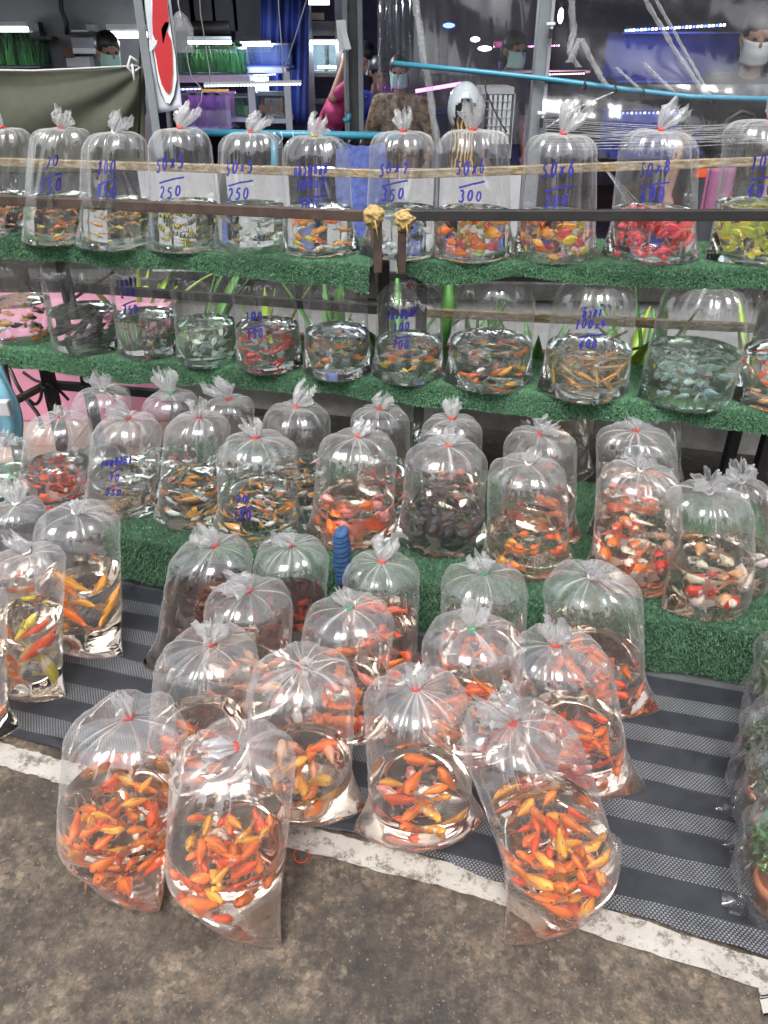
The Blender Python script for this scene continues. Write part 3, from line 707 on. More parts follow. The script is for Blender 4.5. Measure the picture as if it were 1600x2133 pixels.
        for ln in lines:
            if ln[0] == '/':      # sloping underline
                wd_ = th_size * (float(ln[1:]) if len(ln) > 1 else 2.6); ycur -= th_size * 0.25
                stroke([(tdx - wd_ / 2, ycur - th_size * .28), (tdx, ycur + 0.02 * th_size), (tdx + wd_ / 2, ycur + th_size * .18)], 0.0022); ycur -= th_size * 0.35; continue
            hgt = th_size * (0.8 if ln[0] in 'KLNEPTSMWY' else 1.0); ycur -= hgt
            chars = [c_ for c_ in ln if c_ not in '^~']; step = hgt * 0.62; x0_ = tdx - step * len(chars) / 2; i = 0
            for c_ in ln:
                jy = (q.rand() - .5) * 0.24 * hgt + i * 0.07 * hgt; hgt = hgt * (0.9 + .22 * q.rand())
                src = MARK[c_] if c_ in MARK else GL[c_]
                if c_ in MARK: i -= 1
                for st in src: stroke([(x0_ + (i + px_ * 0.95 + 0.18 * py_ - .1) * step / 0.62 * 0.62 + 0.0, ycur + py_ * hgt + jy) for px_, py_ in st], 0.0021 + 0.0006 * q.rand())
                i += 1
            ycur -= hgt * 0.25
        me = bpy.data.meshes.new('price_writing'); me.from_pydata(tv, [], tf); me.materials.append(M['ink']); me.update(); link('price_writing', me, root)
    def inside(x, y, z, mg):
        if z < 0.006 + mg * .4 or z > Hw - mg * 0.35: return False
        s = float(sstep(z / (0.95 * r))); a = r * (A0 + (1 - A0) * s) - mg; b = r * (B0 + (1 - B0) * s) - mg
        if a <= 0 or b <= 0: return False
        return (x / a) ** 2 + (abs(y) / b) ** (2 / (1 + 0.8 * (1 - s))) < 1
    return root, inside, Hw, ls

NFISH = 0
CW = dict(deep='red orange', gold='golden', pink='hot pink', lime='lime yellow', maroon='dark red', pale='pale', teal='blue grey', amber='amber', peach='pale peach', grey='dark grey', tan='tan')
def add_fish(root, inside, Hw, ls, r, H, kind, cols, n, size, mode, label, group, name, seed, pitch=0.35, low=0.0, hmax=1.0):
    global NFISH
    q = random.Random(seed); pts = []
    Mr = root.matrix_basis.copy()
    for _ in range(n):
        best = None; L = size * q.uniform(0.72, 1.2)
        for tr in range(150 if kind != 'koi' else 1500):
            if tr % (20 if kind != 'koi' else 150) == 19: L *= 0.95
            z = (low + (hmax - low) * q.random() ** 0.85) * Hw; x = q.uniform(-1.2, 1.2) * r; y = q.uniform(-1, 1) * r
            hd_ = q.uniform(0, 2 * PI); pt = q.gauss(0, pitch)
            d = Vector((math.cos(hd_) * math.cos(pt), math.sin(hd_) * math.cos(pt), math.sin(pt)))
            c = Vector((x, y, z)); ok = all(inside(*(c + d * (L * k)), 0.010 + (0.004 if abs(k) < .3 else .10 * L if k < -.5 else 0)) for k in (-0.58, -.3, 0, .25, 0.5))
            if not ok: continue
            sd_ = Vector((-math.sin(hd_), math.cos(hd_), 0)) * (0.20 * L)
            if not (inside(*(c - d * (L * .5) + sd_), .006) and inside(*(c - d * (L * .5) - sd_), .006)): continue
            if min(((c - p).length for p in pts), default=9) < L * (0.30 if tr < 90 else 0.16): continue
            best = (c, hd_, pt); break
        if best is None: continue
        c, hd_, pt = best; pts.append(c)
        md_ = mode if mode != 'plain' or kind not in ('goldfish', 'fancy') or q.random() > .18 else 'koi'; me = get_fish(kind, md_); o = bpy.data.objects.new(name, me); COL.objects.link(o)
        k = (c.z / H) ** 1.2; w = Mr @ (c + Vector((ls[0] * k, ls[1] * k, 0)))
        o.location = w; o.rotation_euler = Euler((q.gauss(0, 0.12), -pt, hd_ + root.rotation_euler.z)); o.scale = (L, L, L)
        col = q.choice(cols); v = q.uniform(0.85, 1.1); cc = [min(1, x_ * v * q.uniform(.92, 1.08)) for x_ in FC[col]]
        o.color = (*cc, 1); where = label.split(' in ', 1)[1]; noun = name.replace('_', ' ')
        tag(o, '%s %s in %s' % ({'stripe': 'banded ', 'koi': 'white patched ', 'calico': 'blotched '}.get(md_, '') + CW.get(col, col), noun, where), 'fish', '%s shoal in %s' % (noun, where)); NFISH += 1

# id, tier, knot px, base px (x, front y or None), width px, H (when base y is None), water fraction, seam deg, options
TIERZ = {3: Z3, 2: Z2, 1: Z1, 0: 0.009}
BAGS = []
def bag(*a, **k): BAGS.append((a, k))
T = 'top shelf'; S = 'middle bench'; F_ = 'green platform'
top_g, mid_g, plat_g, floor_g = 'bags of fish along the top shelf', 'bags of fish along the middle bench', 'bags of fish on the turf platform', 'bags of fish standing on the floor'
# --- top shelf
bag(3, (4, 268), (-8, 500), 128, .39, 4, fish=[('guppy', ['amber', 'rose', 'orange'], 37, 0.0306, 'plain', 'guppy')], txt=None, label='knotted bag of orange guppies cut by the photo edge, top shelf', what='orange guppy in the edge-cut bag at the far end of the top shelf')
bag(3, (128, 267), (124, 514), 122, .42, -3, fish=[('guppy', ['amber', 'orange', 'yellow'], 40, 0.0306, 'plain', 'guppy')], txt=['70', '/1.6', '150'], tdx=-.02, label='clear bag marked 70 and 150 with orange tailed guppies, top shelf', what='orange tailed guppy in the top shelf bag marked 70 and 150')
bag(3, (240, 276), (248, 524), 134, .41, 5, band='w', fish=[('guppy', ['tan', 'amber', 'yellow'], 40, 0.0306, 'plain', 'guppy')], txt=['100', '/1.6', '150'], tdx=-.025, label='clear bag marked 100 and 150 with tan guppies and white band, top shelf', what='tan guppy in the top shelf bag tied with a white band')
bag(3, (375, 268), (390, 530), 132, .40, 0, fish=[('barb', ['yellow', 'lime', 'silver'], 40, 0.0323, 'stripe', 'barb')], txt=['50x5', '/2', '250'], tdx=-.03, label='clear bag marked 50x5 over 250 with black striped yellow barbs', what='black striped yellow barb in the top shelf bag in front of the koi banner')
bag(3, (522, 276), (526, 534), 132, .40, 3, band='r', fish=[('barb', ['pale', 'silver', 'tan'], 31, 0.0357, 'plain', 'barb')], txt=['50x5', '/2', '250'], tdx=-.03, label='clear bag marked 50x5 over 250 with pale green barbs', what='pale green barb in the top shelf bag marked 50x5 over 250')
bag(3, (655, 284), (667, 540), 134, .40, -2, band='o', fish=[('molly', ['orange', 'white', 'yellow', 'amber'], 29, 0.0411, 'plain', 'molly')], txt=['KL~WYHOM', '100x2', '/2.6', '200-'], th_size=.028, tdx=-.012, tz=.78, label='clear bag with yellow band and Thai writing over 100x2 and 200', what='orange and white molly in the top shelf bag marked 100x2')
bag(3, (840, 274), (836, 546), 136, .40, 2, fish=[('tetra', ['silver', 'grey', 'silver'], 25, 0.0368, 'plain', 'silver_tetra')], txt=['50x7', '/2', '350'], tdx=-.02, label='clear bag marked 50x7 over 350 with silver fish behind the rail ends', what='silver fish in the top shelf bag behind the two cloth-wrapped rail ends')
bag(3, (985, 271), (982, 550), 146, .39, -4, fish=[('tetra', ['pink', 'orange', 'gold', 'rose', 'lime'], 42, 0.0464, 'plain', 'tetra')], txt=['50x6', '/2', '300'], tdx=.0, tuft=(-.1, -.2, 1), label='clear bag marked 50x6 over 300 with pink, orange and lime tetras', what='mixed pink and orange tetra in the bag beside the white helmet')
bag(3, (1172, 280), (1152, 552), 148, .38, 4, tuft=(.35, 0, 1), tuft_len=0.076, fish=[('tetra', ['rose', 'gold', 'orange', 'pink', 'yellow'], 39, 0.0464, 'plain', 'tetra')], txt=['50x6', '/2', '300'], label='clear bag marked 50x6 over 300 with rose and gold tetras by the grey post', what='rose and gold tetra in the top shelf bag below the grey post')
bag(3, (1375, 272), (1350, 553), 158, .40, -3, tuft=(.4, -.1, 1), tuft_len=0.068, fish=[('tetra', ['pink', 'pink', 'red', 'pink'], 58, 0.0464, 'plain', 'tetra')], txt=['50x8', '/2', '400'], label='clear bag marked 50x8 over 400 packed with hot pink tetras', what='hot pink tetra in the top shelf bag marked 50x8')
bag(3, (1604, 250), (1570, 556), 172, .42, 5, fish=[('tetra', ['lime', 'yellow', 'lime'], 58, 0.0464, 'plain', 'tetra')], txt=['100', '/2', '400'], tdx=-.0, label='clear bag of lime yellow tetras at the photo edge, top shelf', what='lime yellow tetra in the last top shelf bag')
# --- middle bench (necks tucked under the top shelf)
bag(2, None, (62, 722), 120, .44, 2, H=.31, fish=[('molly', ['orange', 'gold', 'black', 'white'], 31, 0.0450, 'plain', 'molly')], label='bag of orange and black mollies at the bench end by the pink tub', what='orange and black molly in the bench bag nearest the pink tub end')
bag(2, None, (190, 742), 136, .42, -2, H=.31, fish=[('catfish', ['black', 'grey', 'black'], 15, 0.1200, 'plain', 'catfish')], label='bag of black catfish on the middle bench', what='black catfish in a bag on the middle bench')
bag(2, None, (318, 752), 120, .42, 0, H=.31, fish=[('barb', ['tan', 'tan', 'amber'], 34, 0.0340, 'stripe', 'barb')], txt=['ESTPA', '20N', '/1.4', '250'], tdx=-.04, tz=.86, th_size=.028, label='bag of banded tan barbs with price 250 on the middle bench', what='banded tan barb in the bench bag marked 250')
bag(2, None, (440, 770), 122, .42, 3, H=.31, watermat='green_water', fish=[('tetra', ['pale', 'pale', 'white'], 28, 0.0368, 'plain', 'silver_tetra')], label='bag of pale translucent fish in greenish water on the middle bench', what='pale translucent fish in the greenish bench bag')
bag(2, None, (565, 783), 128, .44, -3, H=.31, fish=[('molly', ['deep', 'red', 'red', 'maroon'], 41, 0.0391, 'plain', 'platy')], txt=['100', '/1.5', '150'], tdx=-.035, th_size=.03, tz=.66, label='bag of red platies marked 100 and 150 on the middle bench', what='red platy in the bench bag marked 100 and 150')
bag(2, None, (705, 797), 130, .44, 2, H=.31, fish=[('molly', ['orange', 'gold', 'white', 'pale', 'black'], 29, 0.0391, 'plain', 'molly')], label='unmarked bag of orange and pale mollies, middle of the bench', what='orange or pale molly in the unmarked bag at the middle of the bench')
bag(2, (855, 588), (850, 806), 136, .42, -2, H=.28, fish=[('molly', ['orange', 'gold', 'white', 'yellow', 'black'], 34, 0.0391, 'plain', 'molly')], txt=['KL~WYHOM', '100', '/1.5', '200'], tdx=-.02, th_size=.028, tz=.82, label='bench bag with Thai writing over 100 and 200 and mixed mollies', what='mixed molly in the bench bag marked 100 and 200')
bag(2, None, (1015, 822), 166, .40, 4, H=.33, fish=[('molly', ['orange', 'gold', 'white', 'black', 'black'], 31, 0.0537, 'plain', 'molly')], label='wide bag of orange, white and black mollies on the bench beside the aloe leaf', what='orange, white or black molly in the bench bag beside the hanging aloe leaf')
bag(2, None, (1210, 842), 170, .42, -3, H=.33, fish=[('loach', ['tan', 'amber', 'tan'], 44, 0.0680, 'plain', 'algae_eater')], txt=['N~APG~', '100x4', '/2.4', '400'], tdx=.0, tz=.84, th_size=.028, label='bag of slender tan fish marked 100x4 and 400 on the bench', what='slender tan fish in the bench bag marked 100x4', pitch=1.0)
bag(2, None, (1420, 858), 182, .44, 2, H=.335, watermat='green_water', fish=[('tetra', ['teal', 'silver', 'teal'], 62, 0.0400, 'plain', 'silver_tetra')], label='bag of blue grey silvery fish on the middle bench', what='blue grey silvery fish in a wide bench bag')
bag(2, None, (1610, 862), 176, .44, -4, H=.33, fish=[('molly', ['orange', 'peach', 'deep'], 29, 0.0489, 'plain', 'platy')], label='bag of orange red platies at the photo edge on the bench', what='orange red platy in the bench bag cut by the photo edge')
# --- platform, rear row
bag(1, (215, 812), (205, None), 120, .3, 8, H=.33, fish=[], label='bag with clear water behind the red fish bag, against the pink tub', band='w')
bag(1, (357, 820), (352, None), 115, .35, -6, H=.33, fish=[('molly', ['red', 'maroon'], 14, 0.0411, 'plain', 'platy')], band='g', label='bag with green band at the back of the platform under the bench', what='dark red platy in the green banded bag at the back of the platform')
bag(1, (477, 832), (480, None), 105, .35, 4, H=.33, fish=[('molly', ['orange', 'white'], 10, 0.0411, 'plain', 'molly')], label='bag with red band at the back of the platform, fourth from the pink tub', what='orange or white molly in the fourth bag of the platform back row')
bag(1, (617, 848), (618, None), 140, .44, -5, H=.34, fish=[('molly', ['orange', 'gold', 'black', 'white'], 36, 0.0489, 'plain', 'molly')], label='bag of orange and black mollies in the platform back row', what='orange or black molly in the wide bag of the platform back row')
bag(1, (790, 852), (800, None), 120, .42, 3, H=.335, fish=[('molly', ['red', 'deep', 'maroon'], 31, 0.0411, 'plain', 'platy')], label='bag of red platies in the platform back row', what='red platy in the platform back row bag')
bag(1, (905, 838), (905, None), 96, .42, -4, H=.30, fish=[], label='narrow plain bag of water tucked under the bench, second row back', D=2.33)
bag(1, (942, 872), (938, None), 122, .48, 5, H=.335, fish=[('fancy', ['deep', 'rose', 'orange'], 9, 0.0700, 'plain', 'fancy_goldfish')], label='bag of rose red goldfish behind the black goldfish bag', what='rose red goldfish in the bag behind the black goldfish')
bag(1, (1125, 903), (1118, None), 152, .45, -3, H=.34, fish=[('fancy', ['orange', 'deep', 'rose'], 10, 0.0700, 'plain', 'fancy_goldfish')], label='bag of orange goldfish in the platform back row behind a half empty bag', what='orange goldfish in the platform back row bag, third from the end')
bag(1, (1150, 860), (1150, None), 142, .40, 3, H=.30, fish=[('fancy', ['orange'], 3, 0.0600, 'plain', 'fancy_goldfish')], label='bag pushed under the bench in front of the soil trough', what='orange goldfish in the bag pushed under the bench', D=2.30)
bag(1, (1325, 897), (1325, None), 165, .50, -4, H=.345, fish=[('fancy', ['orange', 'gold', 'deep'], 11, 0.0750, 'plain', 'fancy_goldfish')], label='bag of orange and gold goldfish behind the red and white goldfish bag', what='gold or orange goldfish in the bag behind the red and white goldfish')
bag(1, (1345, 868), (1345, None), 130, .3, 2, H=.30, fish=[], label='plain bag under the bench beside the white trough end', D=2.24)
bag(1, (1545, 1002), (1540, None), 112, .42, 10, H=.33, fish=[('fancy', ['white', 'peach'], 3, 0.0650, 'plain', 'fancy_goldfish')], label='slack topped bag behind the last platform bag', what='pale goldfish in the slack topped bag', band='w')
# --- platform, front row
bag(1, (12, 925), (12, 1052), 112, .42, 5, watermat='green_water', fish=[('barb', ['pale'], 11, 0.0255, 'plain', 'barb')], label='bag of greenish water at the platform end cut by the photo edge', what='tiny pale barb in the greenish platform bag')
bag(1, (125, 868), (122, 1062), 136, .42, -4, fish=[('molly', ['maroon', 'red', 'deep'], 53, 0.0411, 'plain', 'platy')], label='bag crowded with dark red platies near the pink tub', what='dark red platy in the crowded bag near the pink tub')
bag(1, (268, 872), (262, 1086), 140, .44, 2, fish=[('barb', ['tan', 'tan', 'amber'], 63, 0.0306, 'stripe', 'barb')], txt=['ESTNOKA', '/1.2', '10', '/1.2', '250'], tdx=-.035, tz=.72, th_size=.026, label='bag of tiny tan barbs marked 250 on the platform', what='tiny tan barb in the platform bag marked 250')
bag(1, (415, 868), (402, 1106), 130, .42, -3, fish=[('molly', ['orange', 'black', 'black', 'white', 'gold'], 50, 0.0469, 'plain', 'molly')], label='unmarked bag of orange, black and white mollies on the platform', what='orange, black or white molly in the unmarked platform bag')
bag(1, (533, 912), (545, 1140), 162, .46, 4, fish=[('molly', ['orange', 'black', 'black', 'white', 'gold', 'amber'], 56, 0.0489, 'plain', 'molly')], txt=['70', '/1.5', '150'], tdx=-.045, tz=.62, th_size=.03, label='bag of orange, black and white mollies marked 70 and 150 on the platform', what='orange, black or white molly in the platform bag marked 70')
bag(1, (745, 910), (735, 1150), 166, .40, 12, fish=[('fancy', ['deep', 'orange', 'orange', 'rose'], 14, 0.0750, 'plain', 'fancy_goldfish')], label='bag of orange ranchu goldfish behind the blue handle', what='orange goldfish in the platform bag behind the blue handle')
bag(1, (933, 928), (915, 1165), 168, .42, -8, fish=[('fancy', ['black', 'black', 'black'], 12, 0.1000, 'plain', 'fancy_goldfish')], label='bag of black moor goldfish on the platform', what='black moor goldfish in the platform bag')
bag(1, (1100, 965), (1092, 1215), 166, .38, 6, fish=[('fancy', ['orange', 'deep', 'gold'], 9, 0.0600, 'plain', 'fancy_goldfish')], label='half empty bag with a few orange goldfish on the platform', what='orange goldfish in the half empty platform bag', band='w')
bag(1, (1335, 978), (1310, 1245), 172, .45, -6, fish=[('fancy', ['deep', 'red', 'white', 'orange', 'peach'], 16, 0.0750, 'koi', 'fancy_goldfish')], label='bag of red and white goldfish on the platform', what='red and white goldfish in the platform bag', band='w')
bag(1, (1478, 1025), (1462, 1292), 170, .44, 12, fish=[('fancy', ['white', 'red', 'peach', 'white'], 11, 0.0850, 'koi', 'fancy_goldfish')], label='bag with wide flared base and white goldfish at the platform front corner', what='white or red goldfish in the flared bag at the platform corner', band='w')
# --- floor, koi bags at the side
bag(0, (35, 1050), (30, None), 120, .5, 20, H=.42, fish=[('koi', ['orange'], 2, 0.185, 'koi', 'koi')], label='koi bag mostly hidden behind two other koi bags', what='koi in the mostly hidden bag', band='w')
bag(0, (158, 1066), (175, None), 172, .52, -28, H=.42, fish=[('koi', ['orange', 'gold', 'deep', 'gold'], 4, 0.185, 'plain', 'koi')], label='tall bag with white and orange koi standing on the striped mat', what='white or orange koi in the tall bag on the mat', band='w', pitch=.9)
bag(0, (58, 1152), (60, None), 150, .55, -20, H=.42, fish=[('koi', ['yellow', 'orange', 'deep', 'white'], 5, 0.185, 'koi', 'koi')], label='tall bag with yellow and orange koi at the mat edge', what='yellow or orange and white koi in the bag at the mat edge', band='w', pitch=.7)
bag(0, (-62, 1240), (-55, None), 150, .6, 10, H=.42, fish=[('koi', ['deep', 'orange'], 3, 0.185, 'koi', 'koi')], label='koi bag cut off by the photo edge', what='koi in the cut off bag', band='w')
# --- floor, goldfish bags, back to front
bag(0, (448, 1138), (410, None), 172, .66, 12, H=.37, watermat='brown_water', fish=[('goldfish', ['maroon', 'grey'], 9, 0.0700, 'plain', 'goldfish')], label='bag of murky brown water at the back of the floor bags', what='dark goldfish in the murky brown bag')
bag(0, (607, 1136), (597, None), 158, .55, -10, H=.37, watermat='brown_water', fish=[('goldfish', ['maroon', 'deep'], 7, 0.0700, 'plain', 'goldfish')], label='murky bag beside the blue handle among the floor bags', what='dark goldfish in the murky bag beside the blue handle')
bag(0, (795, 1170), (790, None), 158, .55, 8, H=.37, fish=[('goldfish', ['orange', 'deep'], 7, 0.0750, 'plain', 'goldfish')], label='floor bag just in front of the blue handle with few goldfish', what='orange goldfish in the floor bag in front of the blue handle')
bag(0, (1010, 1194), (1000, None), 180, .42, -6, H=.37, band='g', fish=[('goldfish', ['orange', 'deep'], 10, 0.0700, 'plain', 'goldfish')], label='floor bag with green band against the platform front', what='orange goldfish in the green banded bag against the platform')
bag(0, (1232, 1200), (1240, None), 200, .36, -20, H=.38, fish=[('goldfish', ['orange', 'deep', 'orange'], 21, 0.0720, 'plain', 'goldfish')], label='floor bag of orange goldfish beside the bare striped mat', what='orange goldfish in the floor bag at the bare mat, second from front', band='w')
bag(0, (520, 1230), (516, None), 184, .46, 14, H=.36, fish=[('goldfish', ['orange', 'deep', 'peach'], 12, 0.0750, 'plain', 'goldfish')], label='floor bag with wide pleated top behind two front bags', what='orange goldfish in the floor bag below the murky bag', band='r')
bag(0, (730, 1265), (708, None), 188, .44, -8, H=.37, band='g', tuft=(-.3, 0, 1), fish=[('goldfish', ['deep', 'rose', 'orange'], 14, 0.0800, 'plain', 'goldfish')], label='floor bag with green band holding rose red goldfish', what='rose red goldfish in the green banded floor bag')
bag(0, (983, 1308), (975, None), 206, .46, 10, H=.37, band='g', fish=[('goldfish', ['orange', 'deep', 'orange'], 21, 0.0750, 'plain', 'goldfish')], tuft=(.1, 0, 1), tuft_len=0.068, label='floor bag with two eared knot in the middle of the goldfish bags', what='orange goldfish in the bag with the two eared knot')
bag(0, (1158, 1344), (1205, None), 212, .40, -18, H=.385, tuft=(-.1, 0, 1), tuft_len=0.064, fish=[('goldfish', ['deep', 'orange', 'red'], 26, 0.0720, 'plain', 'goldfish')], label='leaning bag of red orange goldfish on the mat behind the front corner bag', what='red orange goldfish in the leaning bag on the mat')
bag(0, (440, 1342), (410, None), 212, .36, 10, H=.385, tuft=(.1, 0, 1), tuft_len=0.060, band='r', fish=[('goldfish', ['orange', 'deep', 'peach'], 13, 0.0800, 'plain', 'goldfish')], label='floor bag standing between the bare mat and the pale goldfish bag', what='orange goldfish in the floor bag beside the bare mat')
bag(0, (630, 1386), (628, None), 220, .33, -8, H=.40, tuft=(.3, -.5, .6), tuft_len=0.040, fish=[('goldfish', ['peach', 'gold', 'amber', 'peach', 'orange'], 19, 0.0880, 'plain', 'goldfish')], label='bag of pale peach goldfish standing on the white line', what='pale peach goldfish in the bag on the white line')
bag(0, (868, 1433), (876, None), 222, .34, 6, H=.40, tuft=(-.1, 0, 1), fish=[('goldfish', ['orange', 'deep', 'gold', 'rose', 'orange'], 16, 0.0850, 'plain', 'goldfish')], label='bag with about a dozen large goldfish standing on the white line', what='large orange or rose goldfish in the bag on the white line')
bag(0, (268, 1494), (248, None), 250, .47, -46, bD=.985, flare=(1.36, .62), H=.375, tuft=(-.1, 0, 1), tuft_len=0.056, fish=[('goldfish', ['orange', 'deep', 'orange', 'gold'], 44, 0.0680, 'plain', 'goldfish')], label='crowded goldfish bag on bare concrete in front of the bare mat', what='orange goldfish in the crowded bag on bare concrete nearest the bare mat')
bag(0, (492, 1557), (470, None), 254, .46, -42, bD=.912, flare=(1.42, .62), H=.375, tuft=(-.7, -.3, .5), tuft_len=0.048, fish=[('goldfish', ['orange', 'deep', 'orange', 'gold', 'deep'], 38, 0.0750, 'plain', 'goldfish')], label='frontmost goldfish bag with its pointed corner on bare concrete', what='orange goldfish in the frontmost bag on bare concrete')
bag(0, (1067, 1504), (1180, None), 246, .46, 38, bD=.915, flare=(1.55, .62), H=.405, tuft=(-.5, -.1, 1), tuft_len=0.076, fish=[('goldfish', ['orange', 'orange', 'gold', 'deep'], 44, 0.0700, 'plain', 'goldfish')], label='big leaning goldfish bag straddling the white line, pointed corner on concrete', what='orange goldfish in the big leaning bag across the white line')

for bi, (a, k) in enumerate(BAGS):
    tier, knot, bs, w, wf, seam = a; z0 = TIERZ[tier]; k = dict(k); H = k.pop('H', None); fish = k.pop('fish', []); what = k.pop('what', ''); Dfix = k.pop('D', None); bD = k.pop('bD', None); pitch = k.pop('pitch', 0.35)
    if tier and tier > 1 or bs[1] is not None:
        P = at_z(bs[0], bs[1], z0); dep = depth_of(P + Vector((0, 0.08, 0.2))); r = w / 2 * dep / FOC
        fwd = Vector((P.x, P.y, 0)).normalized(); C = P + fwd * ({3: .80, 2: .88, 1: .76, 0: .6}[tier] * r + 0.004)
        if knot is None: nk = Vector((C.x, C.y, z0 + H))
        else:
            nk = at_D(knot[0], knot[1], C.y)
            if H: nk.z = z0 + H
        H = nk.z - z0
    else:
        nk = at_z(knot[0], knot[1], z0 + H) if Dfix is None else at_D(knot[0], knot[1], Dfix)
        if Dfix is not None: H = min(H, 0.30); nk.z = z0 + H
        dep = depth_of(nk + Vector((0, 0, -0.1))); r = w / 2 * dep / FOC
        d = ray(bs[0], 1066); # base x along the same distance
        zb = depth_of(Vector((0, nk.y, z0))); C = Vector(((bs[0] - 800) / FOC * zb, nk.y, z0))
    if bD: zb = depth_of(Vector((0, bD, z0))); C = Vector(((bs[0] - 800) / FOC * zb, bD, z0))
    lean = (nk.x - C.x, nk.y - C.y)
    if tier < 2 and fish and fish[0][0] in ('goldfish', 'fancy', 'koi') and 'black' not in fish[0][1]: k.setdefault('watermat', 'amber_water')
    grp = {3: top_g, 2: mid_g, 1: plat_g, 0: floor_g}[tier]
    if tier == 2: k.setdefault('tuft', (0.1, 1, 0.15)); k.setdefault('tuft_len', 0.03)
    k.setdefault('tuft_len', rng.uniform(.045, .078)); k.setdefault('tuft', (rng.uniform(-.55, .55), rng.uniform(-.5, .2), 1))
    k.setdefault('flare', {3: (1.20, 0.80), 2: (1.10, 0.90), 1: (1.22, 0.78), 0: (1.34, 0.64)}[tier]); k.setdefault('taper', {3: 0.13, 2: 0.08, 1: 0.06, 0: 0.03}[tier]); k.setdefault('ruffle', {3: 1.0, 2: 0.9, 1: 0.6, 0: 0.5}[tier]); k.setdefault('drops', {3: 16, 2: 18, 1: 34, 0: 70}[tier])
    root, inside, Hw, ls = make_bag(tuple(C), r, H, wf, R(seam), lean, 100 + bi, group=grp, **k)
    for fi, (kind, cols, n, size, mode, nm) in enumerate(fish):
        add_fish(root, inside, Hw, ls, r, H, kind, cols, n, size, mode, what, '', nm, 900 + bi * 7 + fi, pitch)
print('FISH', NFISH, 'BAGS', len(BAGS))

from collections import Counter
print(Counter(o.name.split('.')[0] for o in bpy.data.objects if o.get('category') == 'fish'))

# ------------------------------------------------------------------ the place behind the racks
M.update(
    conc=surf('grey_concrete', (0.30, 0.30, 0.30), 0.8, 0.22, 6, 0.3), moss=surf('mossy_black_coping', (0.03, 0.03, 0.028), 0.85, 0.7, 22, 0.4),
    white=surf('white_board_paint', (0.36, 0.36, 0.37), 0.55, 0.12, 5), trough=surf('white_trough', (0.50, 0.49, 0.46), 0.7, 0.3, 9, 0.2),
    rim=surf('brown_trough_rim', (0.075, 0.035, 0.022), 0.55, 0.3, 14), soil=surf('bark_mulch', (0.035, 0.02, 0.013), 0.9, 0.6, 60, 0.6),
    pinktub=surf('pink_tub', (0.48, 0.20, 0.29), 0.4, 0.12, 4), olive=surf('olive_canvas', (0.060, 0.066, 0.045), 0.85, 0.15, 20, 0.1),
    galv=surf('grey_painted_steel', (0.17, 0.19, 0.205), 0.45, 0.15, 9), darkgrey=surf('dark_grey_steel', (0.06, 0.065, 0.07), 0.5, 0.3, 9),
    pvc=surf('blue_pvc', (0.04, 0.22, 0.32), 0.35, 0.1, 9), bluecloth=surf('blue_tarpaulin', (0.012, 0.028, 0.16), 0.6, 0.25, 7),
    cable=surf('black_cable', (0.012, 0.011, 0.012), 0.4, 0.2), cord=surf('white_cord', (0.6, 0.6, 0.58), 0.7, 0.1),
    sheet=film('clear_plastic_curtain', 0.05, 0.8, (0.93, 0.95, 0.98), 0.16, 1.5, 0.0, 0.14), roll=film('rolled_plastic', 0.20, 1.0, (0.9, 0.92, 0.93), 0.1, 1.5, 1.0, 0.5),
    shopwall=surf('grey_render_wall', (0.20, 0.205, 0.215), 0.85, 0.15, 2.5, 0.2), dark=surf('dark_shop_wall', (0.075, 0.080, 0.095), 0.8, 0.4, 3),
    glass=film('tank_glass', 0.004, 1.0, (0.80, 0.88, 0.90), 0.02, 1.5, 0, 0.05), tankback=surf('dark_tank_back', (0.010, 0.016, 0.030), 0.5, 0.3, 4),
    tankblue=surf('blue_tank_back', (0.012, 0.022, 0.20), 0.4, 0.3, 4), violet=surf('violet_tank_back', (0.20, 0.09, 0.24), 0.4, 0.3, 4),
    weed=surf('water_weed', (0.045, 0.16, 0.03), 0.6, 0.5, 20), redweed=surf('red_water_weed', (0.28, 0.06, 0.02), 0.6, 0.4, 20),
    rackgrey=surf('grey_rack_paint', (0.24, 0.25, 0.275), 0.5, 0.15, 8), paper=surf('white_paper', (0.62, 0.63, 0.64), 0.8, 0.08),
    leaf=surf('aloe_leaf', (0.06, 0.19, 0.035), 0.4, 0.5, 26), leaf2=surf('yellow_green_leaf', (0.22, 0.34, 0.03), 0.4, 0.35, 16), terra=surf('terracotta', (0.40, 0.13, 0.06), 0.75, 0.25, 20, 0.2),
    led=glow('white_led', (0.85, 0.9, 1.0), 4.0), bled=glow('blue_led', (0.06, 0.1, 1.0), 5.0), tube=glow('fluorescent_tube', (0.9, 0.97, 1.0), 5.0), pled=glow('magenta_led', (1.0, 0.12, 0.85), 4.0), rled=glow('pink_led', (1.0, 0.25, 0.35), 6.0),
)
def box_px(mb, px0, py0, px1, py1, D, depth, mi=0):
    """a box whose front face spans the two points seen at distance D"""
    a, b = at_D(px0, py1, D), at_D(px1, py0, D)
    mb.box(((a.x + b.x) / 2, D + depth / 2, (a.z + b.z) / 2), (abs(b.x - a.x), depth, abs(b.z - a.z)), mi)
    return a, b
def one(name, mb, mats, label, cat, group=None, smooth=False, bevel=0.0):
    return tag(mb.build(name, mats, None, smooth, bevel=bevel), label, cat, group)

